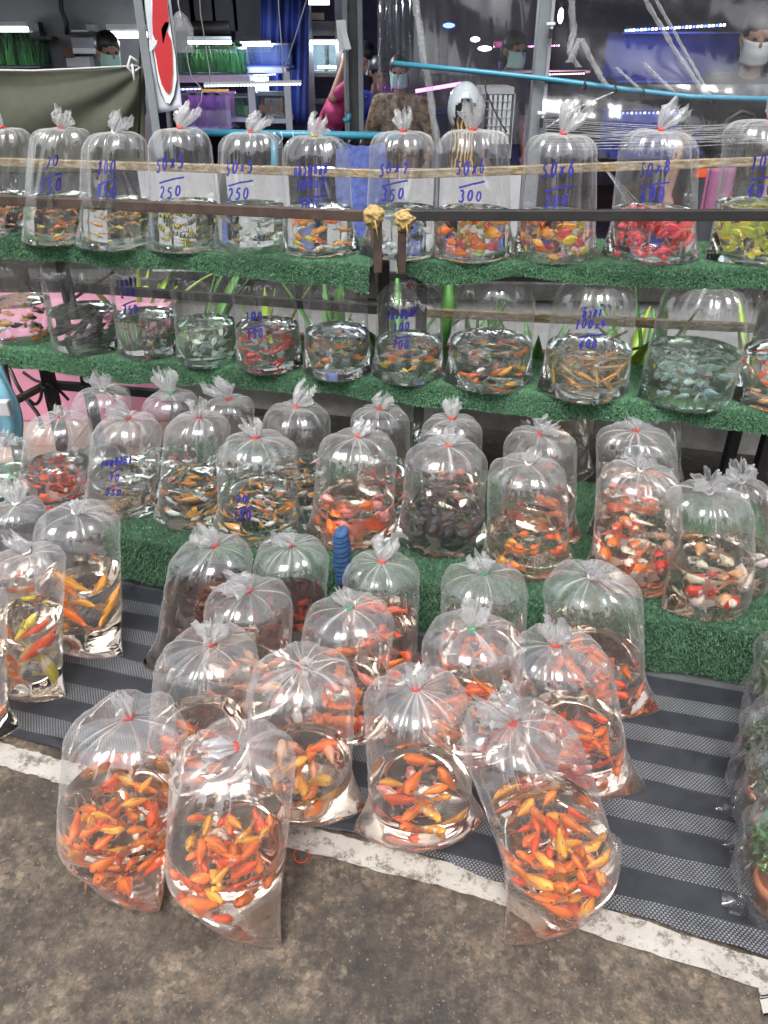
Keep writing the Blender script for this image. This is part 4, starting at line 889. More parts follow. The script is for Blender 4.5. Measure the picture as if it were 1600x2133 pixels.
# unseen houses behind the viewer, gaps added for bag reflections; and the shop shell
fm = surf('opposite_shopfront', (0.16, 0.125, 0.11), 0.8, 0.4, 1.2); am = surf('brown_awning', (0.12, 0.06, 0.06), 0.7, 0.3, 2)
for x0, x1, lab in ((-15, -4.0, 'brown shophouse across the lane, unseen behind the viewer, left of two gaps added for reflections'), (-1.0, 1.4, 'narrow brown shophouse across the lane between two gaps added for reflections, unseen'), (4.6, 15, 'brown shophouse across the lane, unseen, right of two gaps added for reflections')):
    b = MB(); b.box(((x0 + x1) / 2, -6.6, 2.4), (x1 - x0, 1.2, 4.8)); so = b.build('shophouse', fm); tag(so, lab, 'building', 'unseen shophouses across the lane')
    b = MB(); b.grid(lambda u, v: (x0 + u * (x1 - x0), -6.0 + v * 4.4, 3.0 - v * 0.4 + 0.04 * math.sin(u * (x1 - x0) * 5)), 60, 4); b.build('awning', am, so)  # unseen awnings, drawn far out to narrow the sky overhead
b = MB(); b.box((0, 9.7, 1.5), (16, 0.2, 3.0)); b.box((-5.4, 7.0, 1.5), (0.2, 5.4, 3.0)); b.box((5.6, 7.0, 1.5), (0.2, 5.4, 3.0))
tag(b.build('shop_wall', M['dark']), kind='structure')
b = MB(); b.box((0, 6.6, 2.92), (13.4, 6.4, 0.06)); tag(b.build('shop_roof', M['dark']), kind='structure')
b = MB(); a_, c_ = at_D(-260, 40, 7.0), at_D(286, 40, 7.0); b.box(((a_.x + c_.x) / 2, 7.08, 1.5), (c_.x - a_.x, 0.14, 2.98)); tag(b.build('wall', M['shopwall']), kind='structure')

# low wall with coping and boards
W0, W1 = at_D(-260, 600, 3.62), at_D(1900, 600, 3.42); W0.z = W1.z = 0.0
wd = (W1 - W0).normalized()
gw = empty('garden_wall', ((W0.x + W1.x) / 2, (W0.y + W1.y) / 2, 0)); tag(gw, 'low grey concrete wall with a black mossy coping behind the bench', 'wall')
def wall_part(nm, z0, z1, thick, off, mat, u0=0.0, u1=1.0, bump_=0):
    p, q = W0.lerp(W1, u0), W0.lerp(W1, u1); m_ = MB(); zc = (z0 + z1) / 2
    m_.bar(Vector((p.x, p.y + off, zc)) - gw.location, Vector((q.x, q.y + off, zc)) - gw.location, thick, z1 - z0); return m_.build(nm, mat, gw, bevel=0.004)
wall_part('wall_face', 0, 0.44, 0.12, 0.06, M['conc']); wall_part('coping', 0.443, 0.52, 0.17, 0.05, M['moss'])
for i, (x0, x1, col) in enumerate([(318, 470, 'white'), (473, 600, 'white'), (775, 905, 'white'), (910, 1088, 'white')]):
    b = MB(); box_px(b, x0, 352, x1, 566, 3.47, 0.02)
    one('foam_board', b, M[col], ['pale board standing behind the striped barb bag', 'pale board standing behind the pale green barb bag', 'pale board behind the rail ends', 'pale board behind the mixed tetra bag'][i], 'board', 'pale boards standing on the low wall', bevel=0.002)
# woven sack, mauve cloth, orange tray behind the top bags
b = MB()
def sack(u, v):
    c = at_D(755, 400, 3.36); th = u * 2 * PI; r = 0.11 * (1 - 0.25 * abs(v - .5)) * (1 + .08 * math.sin(5 * th + 4 * v)); return c + Vector((r * math.cos(th), 0.07 * math.sin(th), (v - .5) * 0.34 + 0.01 * math.sin(3 * th)))
b.grid(sack, 24, 14); one('woven_sack', b, surf('blue_woven_sack', (0.07, 0.10, 0.30), 0.7, 0.6, 45), 'crumpled blue and white woven sack behind the top shelf', 'sack', smooth=True)
b = MB()
def mauve(u, v):
    p = at_D(1455 + 60 * u + (1 - v) * 20, 345 + 110 * v, 3.36); return p + Vector((0, 0.02 * math.sin(u * 14), 0))
b.grid(mauve, 16, 8); o = one('folded_umbrella', b, surf('mauve_cloth', (0.22, 0.08, 0.16), 0.7, 0.2, 9), 'folded mauve umbrella cloth behind the top shelf', 'umbrella', smooth=True); o.modifiers.new('s', 'SOLIDIFY').thickness = 0.01
b = MB(); box_px(b, 1450, 345, 1500, 372, 3.46, 0.05); one('orange_tray', b, surf('orange_plastic', (0.55, 0.09, 0.03), 0.4, 0.1), 'small orange tray above the mauve umbrella', 'tray', bevel=0.006)

# soil troughs with aloes
def trough(pL, pR, zt, label):
    root = empty('planter_trough', (pL + pR) / 2); tag(root, label, 'planter', 'planters behind the bench'); e = (pR - pL).normalized(); f = Vector((-e.y, e.x, 0)); L = (pR - pL).length; A = pL - (pL + pR) / 2; B = -A
    A.z = B.z = 0
    dz = Vector((0, 0, 1))
    for nm, off, z, w, h, m_ in (('base', 0.17, 0.065, 0.30, 0.13, 'trough'), ('front_rim', 0.0, zt - 0.025, 0.03, 0.075, 'rim'), ('back_rim', 0.33, zt - 0.025, 0.03, 0.075, 'rim')):
        q = MB(); q.bar(A + f * off + dz * z, B + f * off + dz * z, w, h); q.build(nm, M[m_], root, bevel=0.004)
    for s_, P in ((1, A), (-1, B)):
        q = MB(); q.bar(P + f * 0.017 + e * s_ * 0.02 + dz * (zt - .02), P + f * 0.313 + e * s_ * 0.02 + dz * (zt - .02), 0.04, 0.09); q.build('end_panel', M['trough'], root)
    q = MB(); rs = random.Random(5)
    q.grid(lambda u, v: A.lerp(B, u) + f * (0.015 + 0.30 * v) + dz * (zt - 0.03 + 0.006 * math.sin(u * 50) * math.sin(v * 9)), 40, 6)
    for _ in range(700):
        p = A.lerp(B, rs.uniform(.02, .98)) + f * rs.uniform(.02, .31) + dz * (zt - 0.026 + rs.uniform(0, .008)); s = rs.uniform(.005, .013)
        q.box(p, (s * 2, s * .8, s * .5), rot=Euler((rs.uniform(-.6, .6), rs.uniform(-.6, .6), rs.uniform(0, 6))).to_matrix())
    o = q.build('soil', M['soil'], root); o['kind'] = 'stuff'
    return root
trough(at_z(330, 838, .2), at_z(1195, 915, .2), .2, 'long brown rimmed soil trough behind the middle bench')
trough(at_z(1235, 918, .2), at_z(1850, 985, .2), .2, 'brown rimmed soil trough at the photo edge, beyond the white divider')
def aloe(base, leaves, label, mat='leaf', seed=1):
    root = empty('aloe_plant', base); tag(root, label, 'plant', 'aloe plants behind the racks'); q = random.Random(seed)
    for (az, ln, wdt, lean_, droop) in leaves:
        m_ = MB(); N = 12; vs = []; d = Vector((math.cos(az), math.sin(az), 0)); s = Vector((-d.y, d.x, 0))
        for i in range(N + 1):
            t = i / N; out = ln * lean_ * t + droop * ln * t * t; z = ln * t * (1 - 0.25 * lean_ * t) - droop * ln * t ** 2.5 * 0.9
            w = wdt * (1 - t ** 2.2) * (0.75 + 0.5 * t) + 0.001; c = d * out + Vector((0, 0, z)); nrm = Vector((-d.x * .5, -d.y * .5, .9))
            vs += [c - s * w + nrm * w * .35, c - nrm * 0.004, c + s * w + nrm * w * .35, c + nrm * 0.004 + nrm * w * .12]
        fs = [(4 * i + k, 4 * i + (k + 1) % 4, 4 * i + 4 + (k + 1) % 4, 4 * i + 4 + k) for i in range(N) for k in range(4)] + [(3, 2, 1, 0)]
        m_.add(vs, fs); m_.build('leaf', M[mat], root, smooth=True)
    return root
rs = random.Random(3)
spots = [(300, 760, 'leaf2'), (420, 790, 'leaf'), (560, 812, 'leaf2'), (700, 838, 'leaf'), (830, 845, 'leaf'), (985, 868, 'leaf'), (1110, 880, 'leaf'), (1270, 905, 'leaf2'), (1340, 905, 'leaf'), (1555, 930, 'leaf2')]
for i, (px, py, mt) in enumerate(spots):
    base = at_z(px, py, .18); base.y = max(base.y, 2.6); lv = []
    for k in range(9): lv.append((rs.uniform(0, 6.28), rs.uniform(.30, .62), rs.uniform(.022, .040), rs.uniform(.05, .6), rs.uniform(-.05, .25)))
    aloe(base, lv, ['yellow green aloe rising behind the bag of tan barbs', 'green aloe behind the bag of pale fish', 'yellow green aloe behind the red platy bag', 'green aloe behind the unmarked molly bag', 'green aloe behind the mixed molly bag with Thai writing', 'green aloe behind the wide orange and black molly bag',
                    'green aloe behind the slender tan fish bag', 'yellow green aloe between the tan fish and the blue grey fish', 'green aloe behind the blue grey fish bag', 'yellow green aloe in the trough near the photo edge'][i], mt, i)
# the long leaf hanging in front of the coping
lp = at_D(935, 578, 2.72); tip = at_D(925, 745, 2.66); m_ = MB(); vs = []; N = 14
for i in range(N + 1):
    t = i / N; c = lp.lerp(tip, t) + Vector((0.006 * math.sin(t * 5), -0.02 * math.sin(t * PI), 0)); w = 0.027 * (0.45 + 0.55 * math.sin(min(1, t * 2.2) * PI / 2)) * (1 - max(0, t - .45) / .55) ** .8 + 0.001
    vs += [c + Vector((-w, 0.004, 0)), c + Vector((0, -w * .45, 0)), c + Vector((w, 0.004, 0)), c + Vector((0, 0.012, 0))]
m_.add(vs, [(4 * i + k, 4 * i + (k + 1) % 4, 4 * i + 4 + (k + 1) % 4, 4 * i + 4 + k) for i in range(N) for k in range(4)])
ap = empty('hanging_aloe', at_D(935, 560, 2.76)); tag(ap, 'spotted aloe leaf hanging down between the bench bags', 'plant'); o = m_.build('leaf', M['leaf'], ap, smooth=True); o.location = -Vector(ap.location)
b = MB(); pt = Vector(ap.location); b.lathe([(0.03, -.03), (.045, .03), (.048, .035), (.042, .035), (.03, .02), (.001, .02)], (0, 0, 0), 16); b.build('pot', M['black'], ap, smooth=True)
b = MB(); b.bar(pt + Vector((-.3, .03, -.03)), pt + Vector((.3, .03, -.03)), 0.02, 0.015); o = b.build('back_rail', M['black'], up_r)

# pink tub, tiles, cables and the pale blue carrier bag at the side
b = MB(); a_, c_ = at_D(-260, 640, 3.10), at_D(322, 668, 3.10)
L_ = c_.x - a_.x; prof = [(0.0, 0.02), (0.0, 0.44), (-0.02, 0.455), (-0.02, 0.475), (0.03, 0.475), (0.05, 0.44)]
b.box(((a_.x + c_.x) / 2, 3.29, 0.225), (L_, 0.36, 0.45)); pt_ = b.build('pink_tub', M['pinktub'], bevel=0.02); tag(pt_, 'pink fibreglass tub behind the left rack legs', 'tub')
b = MB(); b.box(((a_.x + c_.x) / 2, 3.29, 0.462), (L_ + .03, 0.40, 0.022)); b.build('lip', M['pinktub'], pt_, bevel=0.006)
fl = empty('tiled_paving', (0, 0, 0)); fl['kind'] = 'structure'; tilem = surf('beige_tile', (0.24, 0.17, 0.13), 0.4, 0.15, 8)
for i in range(5):
    for j in range(2):
        b = MB(); b.box((-1.75 + i * 0.305, 2.72 + j * 0.305, 0.006), (0.3, 0.3, 0.008)); b.build('tile', tilem, fl)
def cable(pts, r, label):
    m_ = MB(); P = [at_D(*p) for p in pts]; Q = []
    for i in range(len(P) - 1):
        p0, p1, p2, p3 = P[max(i - 1, 0)], P[i], P[i + 1], P[min(i + 2, len(P) - 1)]
        for k in range(6):
            t = k / 6; Q.append(0.5 * ((2 * p1) + (p2 - p0) * t + (2 * p0 - 5 * p1 + 4 * p2 - p3) * t * t + (3 * p1 - p0 - 3 * p2 + p3) * t ** 3))
    Q.append(P[-1]); m_.tube(Q, r, 7); return one('power_cable', m_, M['cable'], label, 'cable', 'cables under the bench end', smooth=True)
cable([(-20, 748, 2.7), (15, 762, 2.66), (35, 800, 2.62), (55, 832, 2.6), (80, 865, 2.55), (90, 900, 2.5)], .007, 'black cable hanging nearest the bench end leg')
cable([(48, 775, 2.72), (75, 793, 2.7), (100, 800, 2.6), (125, 815, 2.62), (142, 832, 2.66)], .006, 'black cable sloping across the middle of the pink tub')
cable([(88, 800, 2.6), (85, 828, 2.58), (74, 842, 2.58), (60, 832, 2.58)], .006, 'black cable loop beside the square leg')
cable([(92, 805, 2.57), (100, 830, 2.57), (110, 850, 2.57), (112, 880, 2.55)], .006, 'black cable falling along the square leg')
b = MB()
def cbag(u, v):
    th = u * 2 * PI; r = 0.10 * (0.75 + 0.25 * math.sin(v * PI)) * (1 + .10 * math.sin(4 * th + 5 * v) + .05 * math.sin(9 * th)); c = at_D(-28, 835, 2.36)
    return c + Vector((r * math.cos(th) * .95, r * .6 * math.sin(th), (v - .5) * 0.30 + .012 * math.sin(5 * th) * v))
b.grid(cbag, 40, 18); cb = one('carrier_bag', b, surf('pale_blue_plastic', (0.20, 0.42, 0.52), 0.35, 0.2, 12), 'pale blue plastic bag hanging at the bench end', 'bag', smooth=True)
b = MB(); box_px(b, -8, 838, 14, 868, 2.27, 0.03); b.build('socket_box', M['white'], cb, bevel=0.004)

# blue bandaged handle by the platform
hb = at_z(712, 1222, 0.0); hb.y = 1.70; hb.x = at_D(713, 1170, 1.70).x
hr = empty('wrapped_handle', (hb.x, hb.y, 0)); tag(hr, 'handle wrapped in blue cloth strips standing before the turf platform', 'handle')
b = MB(); b.tube([(0, 0, 0.008), (0, 0, 0.30)], 0.013, 12); b.build('shaft', M['black'], hr, smooth=True)
b = MB(); prof = []
for i in range(40):
    t = i / 39; r = 0.0185 + 0.0045 * math.sin(min(1, t * 1.05) * PI) + 0.0022 * ((i * 5 % 7) / 7.0); prof.append((r if t < .93 else r * math.sqrt(max(.02, 1 - ((t - .93) / .07) ** 2)), 0.19 + 0.168 * t))
vs_n = 22
for j, (r_, z_) in enumerate(prof):
    b.v += [(r_ * (1 + .07 * math.sin(3 * k * 2 * PI / vs_n + z_ * 90)) * math.cos(2 * PI * k / vs_n), r_ * math.sin(2 * PI * k / vs_n), z_ + 0.006 * math.sin(2 * PI * k / vs_n + 1)) for k in range(vs_n)]
b.f = [(i * vs_n + k, i * vs_n + (k + 1) % vs_n, (i + 1) * vs_n + (k + 1) % vs_n, (i + 1) * vs_n + k) for i in range(39) for k in range(vs_n)] + [tuple(39 * vs_n + k for k in range(vs_n))]; b.m = [0] * len(b.f)
b.build('cloth_wrap', surf('blue_bandage', (0.018, 0.06, 0.15), 0.75, 0.35, 30, 0.3), hr)
# a dropped rubber band and crumbs on the concrete
b = MB(); c = at_z(629, 1779, 0.003); b.tube([c + Vector((0.016 * math.cos(k * PI / 12), 0.020 * math.sin(k * PI / 12), 0)) for k in range(25)], 0.0012, 5); one('rubber_band', b, M['band_red'], 'thin red rubber band dropped on the concrete', 'band', smooth=True)
b = MB(); rs = random.Random(9)
for _ in range(900):
    p = at_z(rs.uniform(-60, 1650), rs.uniform(1620, 2180), 0.0); s = rs.uniform(.0006, .0022); b.box(p + Vector((0, 0, s * .4)), (s * 2, s * 1.5, s), rz=rs.uniform(0, 3))
o = b.build('gravel', surf('grit', (0.13, 0.11, 0.09), 0.85, 0.5, 300)); tag(o, 'scattered grit on the concrete in front of the bags', 'grit', kind='stuff')

# ------------------------------------------------------------------ potted plants in clear bags at the right edge
def leafcloud(n, cx, rad, q, size):
    V, F = [], []
    for _ in range(n):
        th, ph, rr_ = q.uniform(0, 6.28), math.acos(q.uniform(-1, 1)), q.random() ** .45
        p = Vector(cx) + Vector((rad[0] * rr_ * math.sin(ph) * math.cos(th), rad[1] * rr_ * math.sin(ph) * math.sin(th), rad[2] * rr_ * math.cos(ph)))
        R_ = Euler((q.uniform(-1, 1), q.uniform(-1, 1), q.uniform(0, 6.28))).to_matrix(); s = size * q.uniform(.6, 1.3); b0 = len(V)
        V += [tuple(p + R_ @ Vector(v)) for v in ((-s, 0, 0), (-s * .2, s * .32, s * .1), (s, 0, 0), (-s * .2, -s * .32, s * .1))]; F.append((b0, b0 + 1, b0 + 2, b0 + 3))
    return V, F
def bagged_plant(px, py, h, w, leafmat, label, seed, pots=1, dense=900):
    base = at_z(px, py, 0.012); root = empty('bagged_plant', base); tag(root, label, 'plant', 'potted plants wrapped in clear bags'); q = random.Random(seed)
    for k in range(pots):
        ox, oy = (0, 0) if k == 0 else (q.uniform(.03, .09), q.uniform(.06, .12) * k)
        b = MB(); r = 0.042; b.lathe([(0.001, 0), (r * .72, 0), (r * .95, .062), (r * 1.12, .064), (r * 1.14, .088), (r * 1.0, .088), (r * .9, .07), (.001, .07)], (ox, oy, 0), 22); b.build('pot', M['terra'], root, smooth=True)
    V, F = leafcloud(dense, (w * .25, w * .2, .09 + h * .45), (w, w, h * .5), q, .016); m_ = MB(); m_.add(V, F); o = m_.build('foliage', leafmat, root); 
    b = MB()
    def bagf(u, v):
        th = u * 2 * PI; r = (0.058 + (w * 1.12 - .058) * sstep(v / .35)) * (1 - .55 * max(0, (v - .75) / .25)) ; r = float(r) * (1 + .07 * math.sin(5 * th + 9 * v) + .05 * math.sin(11 * th - 13 * v) + .03 * math.sin(23 * th + 20 * v))
        return Vector((w * .25 * v + r * math.cos(th), w * .2 * v + r * math.sin(th), .001 + (h + .14) * v))
    b.grid(bagf, 64, 30); b.build('bag', M['sheet2'], root, smooth=True)
    b = MB(); b.grid(lambda u, v: Vector((-.055 - .035 * u, -.02 + .05 * v, .002 + .012 * u * math.sin(v * 9) + .004)), 6, 8); b.build('bag_corner', M['sheet2'], root, smooth=True)
M['sheet2'] = film('wrinkled_plant_bag', 0.03, 1.0, (0.95, 0.96, 0.96), 0.04, 1.6, 0.2, 0.2)
dk = surf('dusty_dark_leaf', (0.06, 0.085, 0.05), 0.5, 0.6, 30); gr = surf('fresh_green_leaf', (0.05, 0.12, 0.035), 0.5, 0.5, 30)
bagged_plant(1622, 1575, .26, .105, dk, 'tallest bagged plant, greyish leaves, at the photo edge', 21, 1, 1500)
bagged_plant(1580, 1690, .19, .08, dk, 'bagged plant in a clay pot in front of the tallest one', 22, 2, 1100)
bagged_plant(1600, 1765, .16, .08, dk, 'bagged plant in a clay pot, second from the front', 23, 1, 700)
bagged_plant(1605, 1890, .15, .085, gr, 'bagged plant with fresh green leaves, frontmost clay pot', 24, 1, 900)

# ------------------------------------------------------------------ shop interior
def strip_light(nm, p, q, r, ledmats, n, label, barmat='rackgrey', power=0.0, col=(1, 1, 1), size=0.012, tilt=42):
    root = empty(nm, (p + q) / 2); tag(root, label, 'light'); A, B = p - (p + q) / 2, q - (p + q) / 2
    m_ = MB(); m_.bar(A, B, r * 1.4, r * 1.6); m_.build('housing', M[barmat], root)
    m_ = MB(); k = len(ledmats)
    for i in range(n):
        c = A.lerp(B, (i + .5) / n) + Vector((0, -r * .75, -r * .5)); m_.box(c, (size * .62, size * .5, size * .62), i % k)
    o = m_.build('led_row', [M[x] for x in ledmats], root); o['kind'] = 'stuff'
    if power:
        ld = bpy.data.lights.new('strip_glow', 'AREA'); ld.shape = 'RECTANGLE'; ld.size = (q - p).length; ld.size_y = 0.03; ld.energy = power; ld.color = col
        lo = bpy.data.objects.new('strip_glow', ld); COL.objects.link(lo); lo.parent = root; lo.location = (0, -0.02, -r - 0.01); lo.rotation_euler = (R(tilt), 0, 0)
    return root
def tube_light(p, q, r, label, power=0.0):
    root = empty('tube_light', (p + q) / 2); tag(root, label, 'light'); A, B = p - (p + q) / 2, q - (p + q) / 2; up = Vector((0, 0, r * 2.2))
    m_ = MB(); m_.bar(A + up, B + up, r * 2.6, r * 1.6); m_.build('fitting', M['paper'], root)
    m_ = MB(); m_.tube([A, B], r, 10); m_.build('tube', M['tube'], root, smooth=True)
    if power:
        ld = bpy.data.lights.new('tube_glow', 'AREA'); ld.shape = 'RECTANGLE'; ld.size = (q - p).length; ld.size_y = 0.05; ld.energy = power; ld.color = (.9, .96, 1)
        lo = bpy.data.objects.new('tube_glow', ld); COL.objects.link(lo); lo.parent = root; lo.location = (0, -r * 1.4, -r * 1.4); lo.rotation_euler = (R(-35), 0, 0)
    return root
def weeds(parent, a, b, D, dp, h, n, mat, seed, wide=.005):
    m_ = MB(); q = random.Random(seed); off = Vector(parent.location)
    for _ in range(n):
        x = q.uniform(a.x, b.x); y = q.uniform(D + .03, D + dp - .03); z0 = min(a.z, b.z) + .012; hh = h * q.uniform(.45, 1); w = wide * q.uniform(.7, 1.3); sx = q.uniform(-.25, .25) * hh; vs = []
        for i in range(5):
            t = i / 4; c = Vector((x + sx * t * t, y, z0 + hh * t)) - off; ww = w * (1 - t * .85); vs += [c + Vector((-ww, 0, 0)), c + Vector((ww, .002, 0))]
        m_.add(vs, [(2 * i, 2 * i + 1, 2 * i + 3, 2 * i + 2) for i in range(4)])
    o = m_.build('water_plants', M[mat], parent); o['kind'] = 'stuff'; return o
def tank(px0, py0, px1, py1, D, dp, back, label, weed=None, wn_=60, wh=.1, group='aquariums on the shop racks', fr='darkgrey'):
    a, b = at_D(px0, py1, D), at_D(px1, py0, D); c = Vector(((a.x + b.x) / 2, D + dp / 2, a.z)); root = empty('aquarium', c); tag(root, label, 'aquarium', group)
    w, h = b.x - a.x, b.z - a.z
    m_ = MB(); m_.box((0, dp / 2 - .006, h / 2), (w - .02, .008, h)); m_.box((0, 0, .006), (w - .02, dp - .02, .01)); m_.build('back_panel', M[back], root)
    for nm, ce, di in (('front_pane', (0, -dp / 2, h / 2), (w, .006, h)), ('side_pane', (-w / 2, 0, h / 2), (.006, dp - .012, h)), ('side_pane', (w / 2, 0, h / 2), (.006, dp - .012, h))):
        m_ = MB(); m_.box(ce, di); m_.build(nm, M['glass'], root)
    t = .012
    for zz in (0.0, h):
        for yy in (-dp / 2 - .004, dp / 2 + .002): m_ = MB(); m_.box((0, yy, zz), (w + .01, .008, t)); m_.build('rim', M[fr], root)
    if weed: weeds(root, a + Vector((.02, 0, 0)), b - Vector((.02, 0, 0)), D, dp, wh, wn_, weed, int(px0))
    return root

# left wall: tank, bracket, shelf of boxes, fluorescent lights
tank(-60, 66, 68, 140, 6.72, .3, 'tankback', 'planted aquarium set against the grey wall above the olive cloth', 'weed', 130, .26, None)
tube_light(at_D(-40, 61, 6.68), at_D(58, 61, 6.68), .016, 'fluorescent tube over the planted aquarium by the grey wall', 1.5)
br = empty('wall_bracket', at_D(85, 80, 6.9)); tag(br, 'dark wooden bracket on the grey wall beside the aquarium', 'bracket'); off = -Vector(br.location)
m_ = MB(); box_px(m_, 60, 46, 78, 78, 6.85, .1); o = m_.build('upright', M['black'], br); o.location = off
m_ = MB(); box_px(m_, 70, 76, 108, 83, 6.84, .12); o = m_.build('shelf_arm', M['black'], br); o.location = off
sh = empty('clutter_shelf', at_D(170, 75, 6.9)); tag(sh, 'small black wall shelf behind the masked man', 'shelf'); off = -Vector(sh.location)
m_ = MB(); box_px(m_, 143, 67, 200, 73, 6.8, .18); o = m_.build('board', M['black'], sh); o.location = off
for px0, py0, px1, py1, mt, lab in ((148, 62, 184, 67, 'paper', 'flat white box on the wall shelf'), (180, 50, 196, 66, 'rackgrey', 'grey cup on the wall shelf'), (150, 78, 192, 100, 'rackgrey', 'pile of pale packets under the wall shelf'), (134, 100, 152, 122, 'rim', 'brown carton under the wall shelf'), (152, 100, 196, 112, 'paper', 'white packet below the grey packets'), (140, 118, 184, 140, 'white', 'white carton beside the masked man')):
    m_ = MB(); a_, c_ = box_px(m_, px0, py0, px1, py1, 6.84, .12); one('storage_box', m_, M[mt], lab, 'box', 'boxes by the wall shelf', bevel=.004)
m_ = MB(); box_px(m_, 140, 140, 205, 146, 6.8, .2); m_.build('lower_board', M['black'], sh).location = off
tube_light(at_D(226, 72, 6.7), at_D(306, 72, 6.7), .022, 'bright fluorescent tube behind the masked man', 4)
m_ = MB(); m_.tube([at_D(126, -30, 6.95), at_D(128, 20, 6.95), at_D(138, 45, 6.95), at_D(140, 72, 6.95)], .018, 8); one('wall_cable', m_, M['cable'], 'thick black cable running down the grey wall', 'cable', smooth=True)

# olive cloth on a line with white tie
oc = empty('olive_cloth', at_D(140, 145, 4.0)); tag(oc, 'olive green canvas sheet tied up behind the top shelf bags', 'cloth'); off = -Vector(oc.location)
def cloth(u, v):
    px = -160 + 462 * u; top = 143 - 3 * u + 5 * math.sin(u * PI); py = top + 215 * v
    corner = math.hypot((1 - u) * 2.2, v); fold = 0.022 * math.sin(9 * math.atan2(v + .02, (1 - u) * 2.0 + .02) + 2.0 * corner) * min(1, v * 3) + 0.03 * math.sin(PI * u * 1.4 + v * 4) * v
    sw = 0.03 * math.sin(3.0 * v * PI * (0.6 + u * .3) + 2 * u) * math.sin(PI * min(1, u * 1.1))
    return at_D(px, py, 4.0 + fold + sw) + off
m_ = MB(); m_.grid(cloth, 90, 50); o = m_.build('canvas', M['olive'], oc, smooth=True); o.modifiers.new('s', 'SOLIDIFY').thickness = .004
m_ = MB(); m_.tube([at_D(-160, 143, 3.99) + off, at_D(70, 147, 3.99) + off, at_D(285, 137, 3.99) + off], .004, 6); m_.build('line', M['cord'], oc, smooth=True)
m_ = MB(); m_.tube([at_D(288, 130, 3.95) + off, at_D(272, 118, 3.94) + off, at_D(266, 140, 3.93) + off, at_D(276, 152, 3.94) + off, at_D(292, 140, 3.95) + off, at_D(276, 134, 3.94) + off, at_D(281, 169, 3.93) + off], .007, 6); m_.build('tie', M['cord'], oc, smooth=True)

# poles and koi banner
def pole(p, q, w, mat, label, cat='pole', nm='steel_pole'): m_ = MB(); m_.bar(p, q, w, w * .6); return one(nm, m_, M[mat], label, cat, bevel=.003)
pole(at_D(281, -40, 3.9), at_D(334, 330, 3.85), .036, 'galv', 'pale grey slanting steel pole beside the koi banner')
pole(at_D(350, 225, 4.05), at_D(360, 330, 4.05), .03, 'galv', 'short pale grey pole under the koi banner')
m_ = MB(); m_.tube([at_D(291, -40, 3.95), at_D(292, 150, 3.95), at_D(288, 330, 3.95)], .005, 6); one('thin_rod', m_, M['cable'], 'thin black rod in front of the olive cloth edge', 'rod', smooth=True)
kb = empty('koi_banner', at_D(340, 100, 3.88)); tag(kb, 'white hanging banner printed with a red and white koi', 'banner'); off = -Vector(kb.location)
def bn(px, py, k=0.0): return at_D(px, py, 3.88 - k) + off
TLx, TRx = (297, -40), (352, -40); BLx, BRx = (327, 236), (380, 228)
def bq(u, v, k=0.0):
    x = (TLx[0] * (1 - u) + TRx[0] * u) * (1 - v) + (BLx[0] * (1 - u) + BRx[0] * u) * v; y = TLx[1] * (1 - v) + (BLx[1] * (1 - u) + BRx[1] * u) * v
    return bn(x, y, k + .01 * math.sin(v * 5 + u * 2))
m_ = MB(); m_.grid(lambda u, v: bq(u, v), 8, 20); o = m_.build('sheet', surf('banner_vinyl', (0.50, 0.54, 0.60), 0.5, 0.08, 3), kb, smooth=True); o.modifiers.new('s', 'SOLIDIFY').thickness = .002
def poly(pts, k, mat, nm):
    m_ = MB(); P = [bn(x, y, k) for x, y in pts]; c = sum(P, Vector()) / len(P); m_.add([c] + P, [(0, i + 1, (i + 1) % len(P) + 1) for i in range(len(P))]); return m_.build(nm, mat, kb)
body = [(312, -30), (345, -30), (352, 30), (357, 70), (366, 120), (368, 165), (362, 200), (354, 216), (346, 214), (338, 196), (330, 170), (324, 130), (317, 90), (317, 40)]
poly([(x + (2.5 if x > 338 else -2.5), y + 2) for x, y in body], .006, surf('banner_shade', (0.10, 0.11, 0.12), .5, .1), 'koi_outline')
poly(body, .012, surf('banner_white', (0.72, 0.72, 0.70), .5, .05), 'koi_body')
poly([(318, -30), (346, -30), (350, 20), (352, 46), (344, 46), (336, 60), (350, 68), (357, 85), (359, 110), (360, 150), (357, 185), (352, 196), (345, 190), (337, 176), (330, 150), (326, 125), (322, 105), (328, 92), (324, 84), (318, 70), (317, 40)], .018, surf('banner_red', (0.42, 0.02, 0.025), .5, .08), 'koi_red')
poly([(310, 84), (328, 84), (326, 92), (318, 104), (312, 108)], .020, surf('banner_fin', (0.6, 0.62, 0.64), .5, .05), 'koi_fin')
poly([(299, -30), (311, -30), (312, 20), (306, 52), (302, 30)], .004, surf('banner_green', (0.10, 0.16, 0.05), .5, .3), 'green_corner')

# hanging plastic pouch and cords
m_ = MB()
def pouch(u, v):
    th = u * 2 * PI; c = at_D(378, 66, 4.3); r = .055 * min(1, v * 2.2) ** .6 * (1 + .12 * math.sin(4 * th + 5 * v) + .06 * math.sin(9 * th)); return c + Vector((r * math.cos(th), r * .4 * math.sin(th), .085 - .17 * v))
m_.grid(pouch, 30, 14); hp = one('hanging_pouch', m_, M['roll'], 'crumpled clear pouch hanging from a cord beside the koi banner', 'pouch', smooth=True)
m_ = MB(); m_.tube([at_D(368, -40, 4.3), at_D(372, 10, 4.3), at_D(378, 36, 4.3)], .003, 5); m_.build('cord', M['cord'], hp, smooth=True)
def cordline(pts, D, label): m_ = MB(); m_.tube([at_D(x, y, D) for x, y in pts], .0035, 5); return one('slack_string', m_, M['cord'], label, 'cord', 'white cords in the shop', smooth=True)
cordline([(414, -40), (418, 30), (428, 90), (437, 150), (436, 172)], 5.2, 'white cord holding the hanging lamp near its end by the banner')
